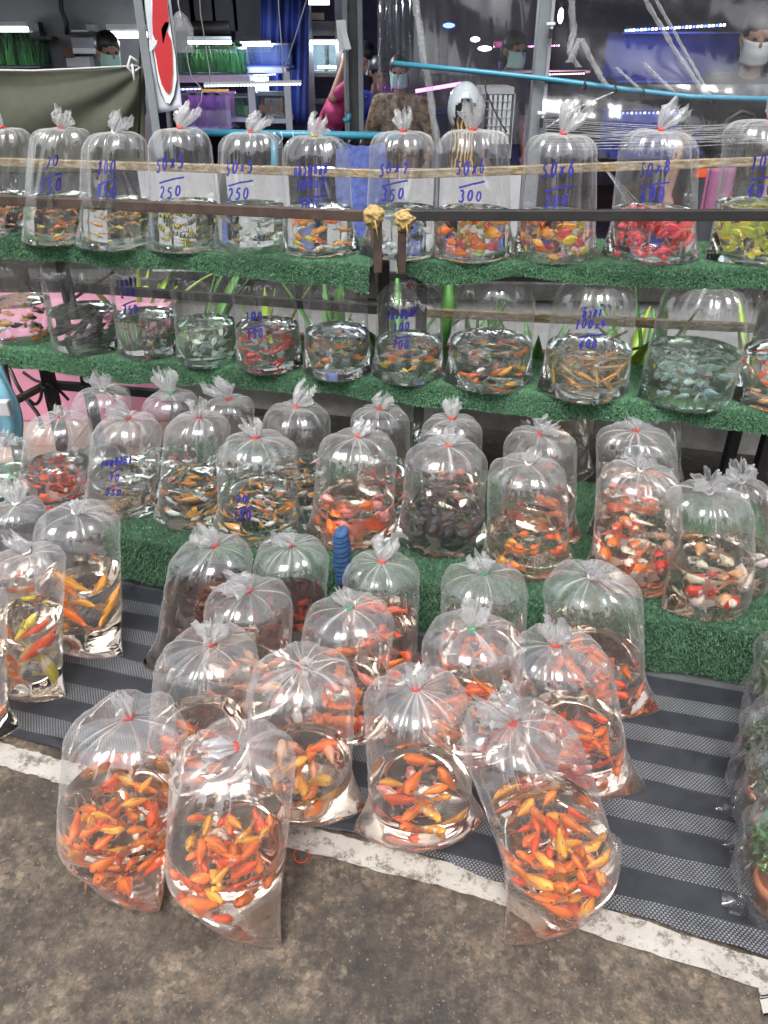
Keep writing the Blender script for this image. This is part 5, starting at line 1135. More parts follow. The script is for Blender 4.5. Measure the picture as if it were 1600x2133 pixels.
cordline([(578, -40), (581, 20), (587, 100), (591, 172)], 5.2, 'white cord holding the hanging lamp near the blue tarpaulin')
cordline([(640, -5), (620, 60), (596, 135)], 5.4, 'grey cord slanting across the blue tarpaulin')
cordline([(388, 98), (392, 130), (399, 160), (421, 185), (420, 210), (412, 222)], 5.1, 'white flex looping down from the hanging pouch')
strip_light('hanging_lamp', at_D(425, 176, 5.2), at_D(628, 172, 5.2), .016, ['led'], 30, 'long white hanging lamp with a row of bright diodes', 'paper', 3.0, (.85, .92, 1), .012)
strip_light('led_strip', at_D(372, 184, 6.2), at_D(418, 183, 6.2), .012, ['led', 'bled', 'bled'], 16, 'short blue and white diode strip beside the koi banner', 'black', 1.5, (.2, .35, 1), .013)
strip_light('led_strip', at_D(500, 86, 6.3), at_D(564, 85, 6.3), .012, ['led'], 14, 'white diode strip above the blue backed aquarium', 'black', 2.5, (.6, .7, 1), .014)
strip_light('led_strip', at_D(519, 156, 6.5), at_D(575, 153, 6.5), .010, ['led'], 12, 'white diode strip under the grey rack shelf', 'black', 1.5, (.7, .8, 1), .012)
tube_light(at_D(392, 88, 6.5), at_D(482, 88, 6.5), .012, 'fluorescent tube over the grassy aquarium', 1.2)

# aquarium rack
tank(372, 100, 512, 156, 6.3, .32, 'tankback', 'wide aquarium of grassy water weed on the upper rack', 'weed', 170, .2)
tank(511, 92, 598, 140, 6.35, .32, 'tankblue', 'blue backed aquarium under the white diode strip', None)
tank(478, 202, 524, 244, 6.2, .3, 'tankback', 'small planted aquarium on the lower rack', 'weed', 90, .12)
tank(530, 197, 598, 246, 6.2, .3, 'tankback', 'dark aquarium with brown plants at the rack end', 'redweed', 40, .12)
for i, (x0, x1) in enumerate(((378, 406), (408, 432), (434, 455), (457, 476))):
    tank(x0, 196, x1, 272, 5.9, .28, 'violet', ['violet lit tank nearest the koi banner', 'violet lit tank, second from the banner', 'violet lit tank, third from the banner', 'narrow violet lit tank beside the planted one'][i], None, group='row of violet tanks')
strip_light('led_strip', at_D(376, 194, 5.95), at_D(476, 196, 5.95), .008, ['pled', 'rled'], 16, 'magenta strip along the top of the violet tanks', 'black', .8, (1, .25, .85), .008)
ra = empty('aquarium_rack', at_D(500, 330, 6.3)); tag(ra, 'grey steel rack carrying the aquariums', 'rack'); off = -Vector(ra.location)
def rk(px0, py0, px1, py1, D, dp, nm, mt='rackgrey'): m_ = MB(); box_px(m_, px0, py0, px1, py1, D, dp); o = m_.build(nm, M[mt], ra); o.location = off
rk(372, 157, 520, 172, 6.28, .34, 'shelf'); rk(516, 141, 596, 152, 6.33, .34, 'shelf'); rk(478, 246, 524, 254, 6.15, .34, 'shelf'); rk(528, 248, 602, 257, 6.15, .34, 'shelf')
rk(523, 172, 529, 275, 6.13, .04, 'upright'); rk(597, 150, 603, 275, 6.13, .04, 'upright'); rk(474, 200, 478, 275, 6.13, .04, 'upright'); rk(372, 273, 480, 280, 5.88, .3, 'shelf', 'black')
m_ = MB(); box_px(m_, 522, 161, 558, 193, 6.5, .03); one('lit_panel', m_, M['white'], 'pale panel glowing under the diode strip in the rack', 'panel')
m_ = MB(); box_px(m_, 420, 186, 476, 191, 5.85, .02); one('bamboo_stick', m_, M['band_gold'], 'yellow stick lying across the violet tanks', 'stick')
# corrugated back panels and dark pipes above the rack
for i, (x0, x1) in enumerate(((366, 396), (400, 440), (446, 486), (492, 545))):
    m_ = MB(); box_px(m_, x0, -60, x1, 64 if i < 3 else 90, 8.0, .05); one('wall_panel', m_, M['shopwall'], ['grey wall panel beside the hanging pouch', 'grey wall panel, second from the koi banner', 'grey wall panel, third from the koi banner', 'wide grey wall panel beside the blue tarpaulin'][i], 'panel', 'grey panels at the back of the shop')
m_ = MB(); m_.tube([at_D(392, 58, 6.9), at_D(478, 58, 6.9)], .045, 12); one('dark_pipe', m_, M['black'], 'dark pipe lying on top of the aquarium rack', 'pipe', smooth=True)

# blue tarpaulin, storage shelf, post with papers
def tarp(u, v):
    return at_D(543 + 100 * u, -60 + 320 * v, 6.75 + .05 * math.sin(u * 13) + .02 * math.sin(u * 29 + v * 2))
m_ = MB(); m_.grid(tarp, 40, 10); o = one('blue_tarpaulin', m_, M['bluecloth'], 'dark blue tarpaulin hanging beside the aquarium rack', 'tarpaulin', smooth=True); o.modifiers.new('s', 'SOLIDIFY').thickness = .004
tank(646, 86, 676, 150, 7.2, .25, 'white', 'bright lit tank beside the blue tarpaulin', None, group='bright tanks by the post'); tank(680, 86, 704, 150, 7.2, .25, 'white', 'bright lit tank beside the steel post', None, group='bright tanks by the post')
tube_light(at_D(640, 3, 7.0), at_D(686, 3, 7.0), .022, 'fluorescent tube above the storage shelf', 5)
strip_light('led_strip', at_D(646, 83, 7.15), at_D(704, 83, 7.15), .010, ['led'], 12, 'white diode strip above the bright tanks', 'black', 2, (.9, .95, 1), .014)
ss = empty('storage_shelf', at_D(675, 200, 7.2)); tag(ss, 'dark storage shelf between the tarpaulin and the post', 'shelf'); off = -Vector(ss.location)
for y0, y1 in ((44, 74), (152, 160), (206, 216)): m_ = MB(); box_px(m_, 643, y0, 712, y1, 7.18, .3); m_.build('shelf', M['black'], ss).location = off
for x0 in (641, 706): m_ = MB(); box_px(m_, x0, -40, x0 + 5, 330, 7.16, .04); m_.build('upright', M['darkgrey'], ss).location = off
m_ = MB(); box_px(m_, 650, 26, 676, 43, 7.2, .15); one('pink_carton', m_, M['rim'], 'brown pink carton on top of the storage shelf', 'box', bevel=.005)
def ipost(px, w, D, y1, label):
    a = at_D(px, -60, D); c = at_D(px, y1, D); root = empty('steel_post', (a.x, D, 0)); tag(root, label, 'post')
    for nm, dx, ww, dy, dd, mt in (('web', 0, w * .5, .03, .05, 'darkgrey'), ('flange', -w * .36, w * .26, 0, .07, 'galv'), ('flange', w * .36, w * .26, 0, .07, 'galv')):
        m_ = MB(); m_.box((dx, dy, a.z / 2 + .1), (ww, dd, a.z + .2)); m_.build(nm, M[mt], root, bevel=.004)
    return root
ipost(733, .105, 4.7, 300, 'grey steel post with papers taped to it')
for pts, lab in (([(700, 42), (720, 41), (727, 105), (706, 107)], 'white paper sheet taped to the steel post'), ([(708, 48), (717, 44), (732, 102), (718, 104)], 'narrow white paper strip hanging crooked on the steel post')):
    m_ = MB(); k = .03 if 'narrow' in lab else 0; m_.add([at_D(x, y, 4.62 - k) for x, y in pts] + [at_D(x, y, 4.625 - k) for x, y in pts], [(0, 1, 2, 3), (7, 6, 5, 4), (0, 4, 5, 1), (1, 5, 6, 2), (2, 6, 7, 3), (3, 7, 4, 0)]); one('paper_sheet', m_, M['paper'], lab, 'paper')
m_ = MB(); m_.tube([at_D(719, 100, 4.6), at_D(719, 180, 4.6), at_D(722, 225, 4.6), at_D(726, 240, 4.6)], .007, 7); tp = one('water_tap_hose', m_, M['galv'], 'thin hose with a blue tap running down the papered post', 'hose', smooth=True)
m_ = MB(); m_.tube([at_D(727, 236, 4.58), at_D(726, 249, 4.58), at_D(720, 252, 4.58), at_D(717, 246, 4.58)], .014, 9); m_.build('tap', M['pvc'], tp, smooth=True)

# blue pipe fence with net
pf = empty('pipe_fence', at_D(600, 278, 4.15)); tag(pf, 'low fence of pale blue pipe with dark net behind the top shelf', 'fence'); off = -Vector(pf.location)
def tb(pts, r, nm, mt, root=pf, n=12):
    m_ = MB(); m_.tube([at_D(*p) + off for p in pts], r, n); return m_.build(nm, M[mt], root, smooth=True)
tb([(400, 276, 4.2), (560, 279, 4.15), (830, 284, 4.05)], .018, 'top_pipe', 'pvc'); tb([(572, 274, 4.14), (572, 284, 4.14)], .026, 'tee', 'pvc'); tb([(572, 284, 4.14), (572, 420, 4.14)], .018, 'upright', 'pvc'); tb([(420, 284, 4.2), (420, 420, 4.2)], .018, 'upright', 'pvc')
netm = film('dark_net', 0.0, 0.0, (0.25, 0.24, 0.25), .5, 1.01, 0, 0.0)
m_ = MB(); m_.grid(lambda u, v: at_D(400 + 430 * u, 284 + 8 * 0 + 90 * v, 4.17 + .01 * math.sin(u * 40)) + off, 40, 4); m_.build('net', netm, pf)
for i in range(9):
    px = 585 + i * 24; tb([(px, 274, 4.11), (px + 4, 290, 4.11), (px - 4, 300, 4.12), (px + 2, 286, 4.16)], .002, 'wire_tie', 'cord', n=5)

# ------------------------------------------------------------------ plastic curtains on the upper blue pipe
up = empty('curtain_pipe', at_D(1130, 163, 3.8)); tag(up, 'pale blue pipe sloping across the plastic curtains', 'pipe'); off = -Vector(up.location)
PIPE = [(822, 132, 3.95), (975, 147, 3.88), (1128, 163, 3.8), (1300, 186, 3.75), (1440, 202, 3.7), (1760, 212, 3.6)]
tb(PIPE, .0108, 'pipe', 'pvc', up, 14)
for px, py in ((1218, 176), (1281, 184), (1339, 191), (1421, 201), (1487, 205)):
    m_ = MB(); c = at_D(px, py, 3.73) + off; m_.tube([c + Vector((.004 * math.sin(k), .019 * math.sin(k * PI / 6), .019 * math.cos(k * PI / 6))) for k in range(13)], .0028, 5); m_.build('cable_tie', M['cable'], up, smooth=True)
gp = empty('grey_post', (at_D(1130, 150, 3.86).x, 3.86, 0)); tag(gp, 'grey steel post in front of the plastic curtains', 'post')
m_ = MB(); a_ = at_D(1143, -60, 3.86); c_ = at_D(1112, 300, 3.86); g0 = Vector(gp.location)
m_.bar(a_ - g0, c_ - g0 - (a_ - c_) * .9, .062, .07, up=(0, 1, 0)); m_.build('tube', M['galv'], gp, bevel=.006)
m_ = MB(); m_.bar(a_ - g0 + Vector((.022, -.045, 0)), c_ - g0 + Vector((.022, -.045, 0)), .014, .02, up=(0, 1, 0)); m_.build('edge_strip', M['rackgrey'], gp)
for px, py in ((1147, 52), (1128, 238)):
    m_ = MB(); box_px(m_, px - 8, py - 6, px + 10, py, 3.78, .02); box_px(m_, px, py, px + 6, py + 8, 3.785, .02); cl = m_.build('clip', M['paper'], gp); cl.location = -g0
    m_ = MB(); box_px(m_, px - 3, py + 8, px + 5, py + 28, 3.775, .02); m_.build('clip_grip', M['black'], cl)
def curtain(x0, x1, y0, y1, D0, D1, amp, fr, label, seed, nu=120):
    q = random.Random(seed); ph_ = [q.uniform(0, 6) for _ in range(5)]
    def fn(u, v):
        f_ = amp * (math.sin(fr * u + ph_[0] + .6 * v) + .5 * math.sin(2.3 * fr * u + ph_[1] - .8 * v) + .25 * math.sin(5.1 * fr * u + ph_[2]))
        return at_D(x0 + (x1 - x0) * u, y0 + (y1 - y0) * v, D0 + (D1 - D0) * u + f_ * (.5 + .5 * v) + .02 * math.sin(5 * v + 4 * u + ph_[3]) + .012 * math.sin(11 * v - 6 * u + ph_[4]))
    m_ = MB(); m_.grid(fn, nu, 24); return one('plastic_curtain', m_, M['sheet'], label, 'curtain', 'clear plastic curtains', smooth=True)
curtain(786, 862, -60, 300, 4.35, 4.3, .035, 30, 'gathered clear plastic curtain in front of the brown blouse', 1)
curtain(862, 1140, -60, 300, 4.1, 3.98, .018, 8, 'clear plastic curtain behind the white helmet', 2)
curtain(1150, 1760, -60, 208, 3.86, 3.68, .016, 9, 'clear plastic curtain above the blue pipe beside the masked man', 3)
curtain(1130, 1760, 176, 330, 3.72, 3.62, .022, 16, 'slack clear plastic sheet below the blue pipe', 4)
def proll(pts, r, label, seed):
    q = random.Random(seed); m_ = MB(); P = [at_D(*p) for p in pts]; N = 60; n = 14; vs = []
    for i in range(N + 1):
        s = i / N * (len(P) - 1); k = min(int(s), len(P) - 2); c = P[k].lerp(P[k + 1], s - k)
        for j in range(n):
            th = 2 * PI * j / n; rr_ = r * (1 + .3 * math.sin(3 * th + i * .35) + .2 * math.sin(5 * th - i * .6) + .1 * q.uniform(-1, 1)); vs.append(c + Vector((rr_ * math.cos(th), rr_ * .6 * math.sin(th), 0)))
    m_.add(vs, [(i * n + j, i * n + (j + 1) % n, (i + 1) * n + (j + 1) % n, (i + 1) * n + j) for i in range(N) for j in range(n)])
    return one('twisted_plastic', m_, M['roll'], label, 'plastic', 'twisted plastic strips', smooth=True)
proll([(860, -40, 4.0), (880, 100, 3.97), (915, 320, 3.93)], .014, 'twisted clear plastic strip hanging across the curtain by the helmet', 1)
proll([(1188, -40, 3.78), (1195, 60, 3.78), (1186, 110, 3.77), (1205, 140, 3.77)], .012, 'twisted clear plastic strip beside the grey post', 2)
proll([(1322, -40, 3.74), (1400, 95, 3.73), (1470, 198, 3.69)], .010, 'taut plastic fold slanting towards the masked man', 3)
proll([(1345, -40, 3.75), (1420, 95, 3.74), (1478, 198, 3.70)], .007, 'thin taut plastic fold beside the slanting one', 4)
proll([(1185, 130, 3.76), (1210, 80, 3.76), (1240, 140, 3.75), (1262, 178, 3.74)], .012, 'loop of loose plastic above the blue pipe', 5)
proll([(1283, 140, 3.74), (1310, 165, 3.73), (1335, 188, 3.72)], .008, 'short bright plastic fold above the blue pipe', 6)
proll([(1340, 130, 3.73), (1370, 160, 3.72), (1405, 192, 3.71)], .009, 'short plastic fold nearest the slanting one', 7)
proll([(1140, 265, 3.66), (1200, 225, 3.68), (1278, 192, 3.70)], .006, 'stretched plastic fold from the post clip to the pipe', 8)
st = empty('stretched_plastic', at_D(1350, 270, 3.64)); tag(st, 'taut strands of stretched plastic behind the top shelf bags', 'plastic'); off = -Vector(st.location); q = random.Random(4)
for i in range(16):
    y0 = 250 + i * 4 + q.uniform(-2, 2); y1 = 215 + i * 5 + q.uniform(-8, 8) if i > 7 else 262 + i * 5
    tb([(1135, y0, 3.66), (1360, (y0 + y1) / 2 + 6, 3.62), (1600, y1, 3.58)], .0016, 'strand', 'roll', st, 5)
for i in range(5): tb([(1240 + i * 8, 330 + i * 9, 3.4), (1330, 420 + i * 12, 3.35)], .0016, 'strand', 'roll', st, 5)

# helmet on a draped stand, white grille box
he = empty('white_helmet', at_D(968, 290, 4.25)); tag(he, 'white open helmet with black lining behind the top shelf bag', 'helmet'); hc = at_D(968, 225, 4.25) - Vector(he.location); hr_ = .098
def shell(s, inner=False):
    m_ = MB(); N, K = 28, 36; vs = []; ok = []
    for i in range(N + 1):
        ph_ = PI * .74 * i / N
        for k in range(K):
            th = 2 * PI * k / K; p = Vector((.80 * math.sin(ph_) * math.cos(th), 1.0 * math.sin(ph_) * math.sin(th), 1.12 * math.cos(ph_))) * hr_ * s; vs.append(hc + p)
    fs = []
    for i in range(N):
        for k in range(K):
            th = 2 * PI * (k + .5) / K; z = math.cos(PI * .74 * (i + .5) / N); x = math.sin(PI * .74 * (i + .5) / N) * math.cos(th)
            if math.sin(th) < -.05 and z < .42 - .9 * x * x and abs(x) < .66: continue      # face opening
            fs.append((i * K + k, i * K + (k + 1) % K, (i + 1) * K + (k + 1) % K, (i + 1) * K + k))
    m_.add(vs, fs); return m_
hw = surf('white_gloss_paint', (0.66, 0.70, 0.71), 0.2, .04, 3, coat=.6); o = shell(1.0).build('shell', hw, he, smooth=True); o.modifiers.new('s', 'SOLIDIFY').thickness = .006
shell(.90).build('lining', M['cable'], he, smooth=True)
m_ = MB(); m_.ball(hc + Vector((0, .02, -.01)), (hr_ * .62, hr_ * .6, hr_ * .9), 14, 10); m_.build('padding', M['cable'], he, smooth=True)
def onshell(x, z): y = -math.sqrt(max(0, 1 - (x / .8) ** 2 - (z / 1.12) ** 2)); return hc + Vector((x, y, z)) * hr_ * 1.02
m_ = MB(); m_.tube([onshell(-.12, .98), onshell(.16, .96), onshell(-.14, .90), onshell(.18, .87)], .0022, 5); m_.build('emblem', M['cable'], he)
m_ = MB(); m_.box(onshell(-.06, .74), (.016, .003, .010)); m_.box(onshell(.10, .73), (.004, .003, .004)); m_.build('sticker', M['galv'], he)
m_ = MB(); fl_c = at_D(966, 275, 4.25)
m_.grid(lambda u, v: fl_c + Vector(((.055 + .02 * v) * math.cos(u * 2 * PI) * (1 + .08 * math.sin(7 * u * 2 * PI)), (.05 + .02 * v) * math.sin(u * 2 * PI), .07 - .5 * v)), 40, 12)
t = NT('flame_print'); v_ = t.coord('Object', (14, 14, 9)); w_ = t.new('TexWave'); t.link(v_, w_.inputs['Vector']); w_.inputs['Scale'].default_value = 1.2; w_.inputs['Distortion'].default_value = 9; w_.inputs['Detail'].default_value = 2
t.base(t.ramp(w_.outputs['Fac'], [(.45, (.012, .01, .01)), (.6, (.40, .05, .02)), (.75, (.55, .20, .04)), (.85, (.55, .45, .12))])); t.rough(.7)
one('flame_cloth', m_, t.mat, 'black cloth with orange flame print hanging below the helmet', 'cloth', smooth=True)
gb = empty('grille_box', at_D(1040, 330, 4.3)); tag(gb, 'white framed box with wire grille behind the helmet', 'box'); off = -Vector(gb.location)
def gx(x0, y0, x1, y1, D, dp, nm, mt, par=gb): m_ = MB(); box_px(m_, x0, y0, x1, y1, D, dp); o = m_.build(nm, M[mt], par); o.location = off; return o
gx(1003, 182, 1072, 196, 4.3, .25, 'frame', 'white'); gx(1003, 196, 1012, 330, 4.3, .25, 'frame', 'white'); gx(1064, 196, 1072, 330, 4.3, .25, 'frame', 'white'); gx(1012, 196, 1064, 330, 4.45, .05, 'back', 'rackgrey'); gx(1018, 216, 1060, 275, 4.38, .02, 'inner_panel', 'white')
for k in range(5): gx(1019 + k * 10, 198, 1020.2 + k * 10, 300, 4.29, .004, 'grille_wire', 'cord')
for k in range(5): gx(1012, 210 + k * 17, 1064, 211.2 + k * 17, 4.285, .004, 'grille_wire', 'cord')
m_ = MB(); m_.tube([at_D(1010, 165, 4.2), at_D(1012, 190, 4.2), at_D(1025, 220, 4.2), at_D(1045, 260, 4.2), at_D(1056, 275, 4.2)], .004, 6); one('black_wire', m_, M['cable'], 'thin black wire hanging in front of the grille box', 'wire', smooth=True)
m_ = MB(); box_px(m_, 1000, 147, 1230, 152, 5.2, .2); one('pale_shelf', m_, M['rackgrey'], 'pale shelf edge behind the plastic curtain', 'shelf')
m_ = MB(); box_px(m_, 1040, 128, 1048, 147, 5.2, .08); one('blue_bottle', m_, M['tankblue'], 'small blue bottle on the pale shelf', 'bottle', bevel=.01)

# blue lit tanks on the right, coloured strips
tank(1285, 68, 1600, 170, 6.6, .5, 'tankblue', 'large blue lit aquarium behind the plastic curtain', None, group='blue aquariums behind the curtain'); tank(1270, 238, 1520, 330, 6.0, .4, 'tankblue', 'lower blue lit aquarium behind the stretched plastic', 'weed', 60, .14, group='blue aquariums behind the curtain')
strip_light('led_strip', at_D(1300, 61, 6.3), at_D(1512, 49, 6.3), .016, ['bled', 'led', 'led'], 27, 'long blue and white diode strip over the large blue aquarium', 'black', 6, (.10, .16, 1), .022)
strip_light('led_strip', at_D(1275, 233, 5.8), at_D(1510, 231, 5.8), .014, ['bled', 'led', 'bled'], 26, 'long blue diode strip over the lower blue aquarium', 'black', 1.6, (.10, .16, 1), .016)
strip_light('led_strip', at_D(1138, 153, 5.1), at_D(1218, 151, 5.1), .010, ['rled', 'led'], 16, 'pink diode strip under the pale shelf edge', 'black', 1.2, (1, .4, .5), .010)
m_ = MB(); m_.tube([at_D(866, 190, 5.6), at_D(962, 174, 5.6)], .010, 8); pt2 = one('magenta_tube', m_, M['pled'], 'glowing magenta tube behind the plastic curtain', 'light', smooth=True)
strip_light('led_strip', at_D(1100, 95, 7.4), at_D(1166, 93, 7.4), .012, ['pled', 'led'], 14, 'violet diode strip deep in the shop behind the grey post', 'black', 3, (.8, .4, 1), .014)
for i, (px, py, w, mt, lab) in enumerate(((935, 53, 26, 'bled', 'short blue light high behind the curtain'), (990, 82, 20, 'tube', 'small white lamp behind the curtain'), (1010, 101, 30, 'tube', 'flat warm lamp behind the curtain'), (1168, 33, 12, 'tube', 'round white lamp beside the grey post'))):
    m_ = MB(); c = at_D(px, py, 8.2); m_.ball(c, (w * 8 / FOC * .42, .03, .02 if i < 3 else .06), 12, 8); one('shop_lamp', m_, M[mt], lab, 'light', smooth=True)
m_ = MB(); box_px(m_, 1030, 85, 1055, 100, 8.0, .1); one('pink_box', m_, surf('pink_plastic', (.45, .08, .14), .4), 'pink box on a far shelf behind the curtain', 'box', bevel=.01)
for x0, x1, y0, y1, lab in ((760, 800, 260, 300, 'blue plastic basin in front of the blue jersey'), (868, 940, 240, 320, 'blue plastic basin behind the curtain beside the blouse'), (640, 690, 280, 330, 'blue plastic basin below the tarpaulin')):
    m_ = MB(); a_, c_ = at_D(x0, y1, 6.6), at_D(x1, y0, 6.6); r_ = (c_.x - a_.x) / 2; hh = c_.z - a_.z; m_.lathe([(.001, 0), (r_ * .85, 0), (r_, hh), (r_ * 1.06, hh), (r_ * 1.04, hh + .02), (r_ * .96, hh), (r_ * .8, .03), (.001, .03)], ((a_.x + c_.x) / 2, 6.8, a_.z), 28); m_.lathe([(r_ * .8, -a_.z), (r_ * .8, 0)], ((a_.x + c_.x) / 2, 6.8, a_.z), 20)
    one('blue_basin', m_, M['bluecloth'], lab, 'basin', 'blue basins in the shop', smooth=True)
ch = empty('mesh_chair', at_D(1500, 320, 3.95)); tag(ch, 'dark chair back of black mesh behind the last top shelf bag', 'chair'); off = -Vector(ch.location)
m_ = MB(); P_ = [(1478, 350, 3.95), (1492, 300, 3.95), (1515, 250, 3.95), (1545, 232, 3.95), (1570, 240, 3.95), (1560, 300, 3.95), (1545, 350, 3.95)]; m_.tube([at_D(*p) + off for p in P_], .012, 8); m_.build('back_frame', M['black'], ch, smooth=True)
for k in range(9): 
    m_ = MB(); m_.tube([at_D(1490 + k * 8, 345, 3.95) + off, at_D(1515 + k * 5.5, 245 + abs(k - 5) * 2, 3.95) + off], .003, 5); m_.build('mesh_strand', M['black'], ch)
for k in range(7):
    m_ = MB(); m_.tube([at_D(1514 - k * 5, 258 + k * 13, 3.95) + off, at_D(1562 - k * 2, 262 + k * 12, 3.95) + off], .003, 5); m_.build('mesh_strand', M['black'], ch)
for dx in (-.1, .12):
    m_ = MB(); m_.bar(Vector((dx, .1, -ch.location.z)), Vector((dx, 0.02, 0)), .025, .025); m_.build('leg', M['black'], ch)

# ------------------------------------------------------------------ people in the shop
def capsule(m_, p, r1, q_, r2, n=12):
    p, q_ = Vector(p), Vector(q_); d = (q_ - p); L = d.length or 1e-4; d = d / L; pts, rs_ = [], []
    for k in range(4): a = PI / 2 * k / 4; pts.append(p - d * r1 * math.cos(a)); rs_.append(max(.001, r1 * math.sin(a)))
    for k in range(5): t = k / 4; pts.append(p.lerp(q_, t)); rs_.append(r1 + (r2 - r1) * t)
    for k in range(1, 5): a = PI / 2 * k / 4; pts.append(q_ + d * r2 * math.sin(a)); rs_.append(max(.001, r2 * math.cos(a)))
    m_.tube(pts, rs_, n)
def remesh(o, vox, sm=4):
    r_ = o.modifiers.new('remesh', 'REMESH'); r_.mode = 'VOXEL'; r_.voxel_size = vox; r_.use_smooth_shade = True
    s_ = o.modifiers.new('smooth', 'SMOOTH'); s_.factor = .5; s_.iterations = sm
SKIN = surf('skin', (0.30, 0.165, 0.105), 0.5, 0.12, 12); HAIR = surf('black_hair', (0.010, 0.009, 0.009), 0.45, 0.4, 60)
def person(px, D, head_y, face, lean_, label, shirt, trousers, maskcol=None, arms=None, hair='short', T=1.62, head_turn=0.0, nod=0.0, extra=None, sleeve=.5):
    X = at_D(px, head_y, D).x; hz_goal = at_D(px, head_y, D).z; dx_ = Matrix.Rotation(face, 3, 'Z') @ (Matrix.Rotation(lean_, 3, 'X') @ Vector((0, -.03, .70))) * (T / 1.70); root = empty('person', (X - dx_.x, D - dx_.y, 0), face); tag(root, label, 'person')
    S_ = T / 1.70; tor = .56 * S_; hip_up = .90 * S_; Rl = Matrix.Rotation(lean_, 3, 'X')       # lean forward is towards local -y
    def U(x, y, z): return Vector((0, 0, hip)) + Rl @ Vector((x, y, z)) * S_
    head_rel = (Rl @ Vector((0, -.03, .70))).z * S_; hip = min(hip_up, max(.45, hz_goal - head_rel))
    body, top, leg = MB(), MB(), MB()
    # legs by two-bone solve
    l1 = .44 * S_; 
    for s in (-1, 1):
        hpt = Vector((s * .095 * S_, 0, hip)); an = Vector((s * .10 * S_, .04, .07)); d_ = (hpt - an).length; off_ = math.sqrt(max(0, l1 * l1 - (d_ / 2) ** 2)); kn = (hpt + an) / 2 + Vector((0, -off_, 0))
        capsule(body, hpt, .085 * S_, kn, .055 * S_); capsule(body, kn, .056 * S_, an, .036 * S_); capsule(body, an + Vector((0, .02, -.04)), .034 * S_, an + Vector((0, -.14, -.045)), .028 * S_)
        capsule(leg, hpt, .098 * S_, kn, .072 * S_); capsule(leg, kn, .072 * S_, an.lerp(kn, .1), .060 * S_)
    capsule(leg, Vector((-.06 * S_, 0, hip)), .11 * S_, Vector((.06 * S_, 0, hip)), .11 * S_); capsule(leg, U(-.05, 0, .06), .105 * S_, U(.05, 0, .06), .105 * S_)
    for tgt, g_ in ((body, 1.0), (top, 1.10)):
        capsule(tgt, U(-.07, 0, .04), .10 * S_ * g_, U(.07, 0, .04), .10 * S_ * g_); capsule(tgt, U(-.07, 0, .22), .095 * S_ * g_, U(.07, 0, .22), .095 * S_ * g_)
        capsule(tgt, U(-.09, 0, .38), .10 * S_ * g_, U(.09, 0, .38), .10 * S_ * g_); capsule(tgt, U(-.15, .005, .475), .058 * S_ * g_, U(.15, .005, .475), .058 * S_ * g_)
        capsule(tgt, U(0, 0, .05), .105 * S_ * g_, U(0, 0, .42), .105 * S_ * g_)
    capsule(body, U(0, 0, .46), .052 * S_, U(0, -.015, .60), .048 * S_)
    # arms: lists of elbow, wrist in torso coordinates
    arms = arms or [((-.22, .02, .20), (-.20, -.12, .00)), ((.22, .02, .20), (.20, -.12, .00))]
    for s, (el, wr) in zip((-1, 1), arms):
        sh_ = U(s * .185, .005, .465); e_, w_ = U(*el), U(*wr); capsule(body, sh_, .050 * S_, e_, .038 * S_); capsule(body, e_, .038 * S_, w_, .026 * S_)
        hd_ = (w_ - e_).normalized(); sd_ = hd_.cross(Vector((0, 0, 1))); sd_ = sd_.normalized() if sd_.length > .1 else Vector((1, 0, 0)); dn = sd_.cross(hd_)
        pm = w_ + hd_ * .06 * S_; capsule(body, w_, .026 * S_, pm, .030 * S_); capsule(body, pm - sd_ * .018, .018, pm + sd_ * .018, .018)
        for f_ in range(4):
            o_ = sd_ * (f_ - 1.5) * .019; ln = (.055, .066, .062, .048)[f_] * S_; k1 = pm + o_ + hd_ * .02; k2 = k1 + hd_ * ln * .6 - dn * .012; capsule(body, k1, .0095, k2, .009, 8); capsule(body, k2, .009, k2 + hd_ * ln * .4 - dn * .022, .008, 8)
        th_ = w_ + hd_ * .03 + sd_ * s * .022; capsule(body, th_, .011, th_ + sd_ * s * .024 + hd_ * .03, .010, 8); capsule(body, th_ + sd_ * s * .024 + hd_ * .03, .010, th_ + sd_ * s * .026 + hd_ * .058, .009, 8)
        capsule(top, sh_, .066 * S_, sh_.lerp(e_, sleeve * 1.3 if sleeve < .8 else 1.0), .060 * S_)
        if sleeve > .8: capsule(top, e_, .058 * S_, e_.lerp(w_, .8), .048 * S_)
    # head
    hc_ = U(0, -.03, .70); Hr = Matrix.Rotation(head_turn, 3, 'Z') @ Matrix.Rotation(nod, 3, 'X')
    def h(x, y, z): return hc_ + Hr @ Vector((x, y, z)) * S_
    def ell(mb, c, rad, n=16, m2=12):
        b0 = len(mb.v); mb.ball((0, 0, 0), rad, n, m2); mb.v[b0:] = [tuple(hc_ + Hr @ (Vector(c) + Vector(v)) * S_) for v in mb.v[b0:]]
    ell(body, (0, .008, .025), (.076, .092, .092)); ell(body, (0, -.022, -.045), (.058, .066, .07)); ell(body, (0, -.095, -.012), (.013, .02, .024), 8, 6); ell(body, (0, -.078, -.07), (.026, .014, .012), 8, 6); ell(body, (0, -.072, -.098), (.028, .02, .018), 8, 6)
    for s in (-1, 1): ell(body, (s * .078, .012, -.01), (.012, .022, .032), 8, 6)
    o = body.build('body', SKIN, root); remesh(o, .0085, 3)
    o = top.build('shirt', shirt, root); remesh(o, .013, 6)
    o = leg.build('trousers', trousers, root); remesh(o, .014, 5)
    hm = MB(); ell(hm, (0, .018, .042), (.086, .098, .090))
    if hair == 'long': ell(hm, (0, .055, -.03), (.084, .06, .12))
    if hair == 'bun': ell(hm, (0, .10, .05), (.04, .04, .04))
    keep = [Vector(v) for v in hm.v]
    hm2 = MB(); inv_ = Hr.inverted()
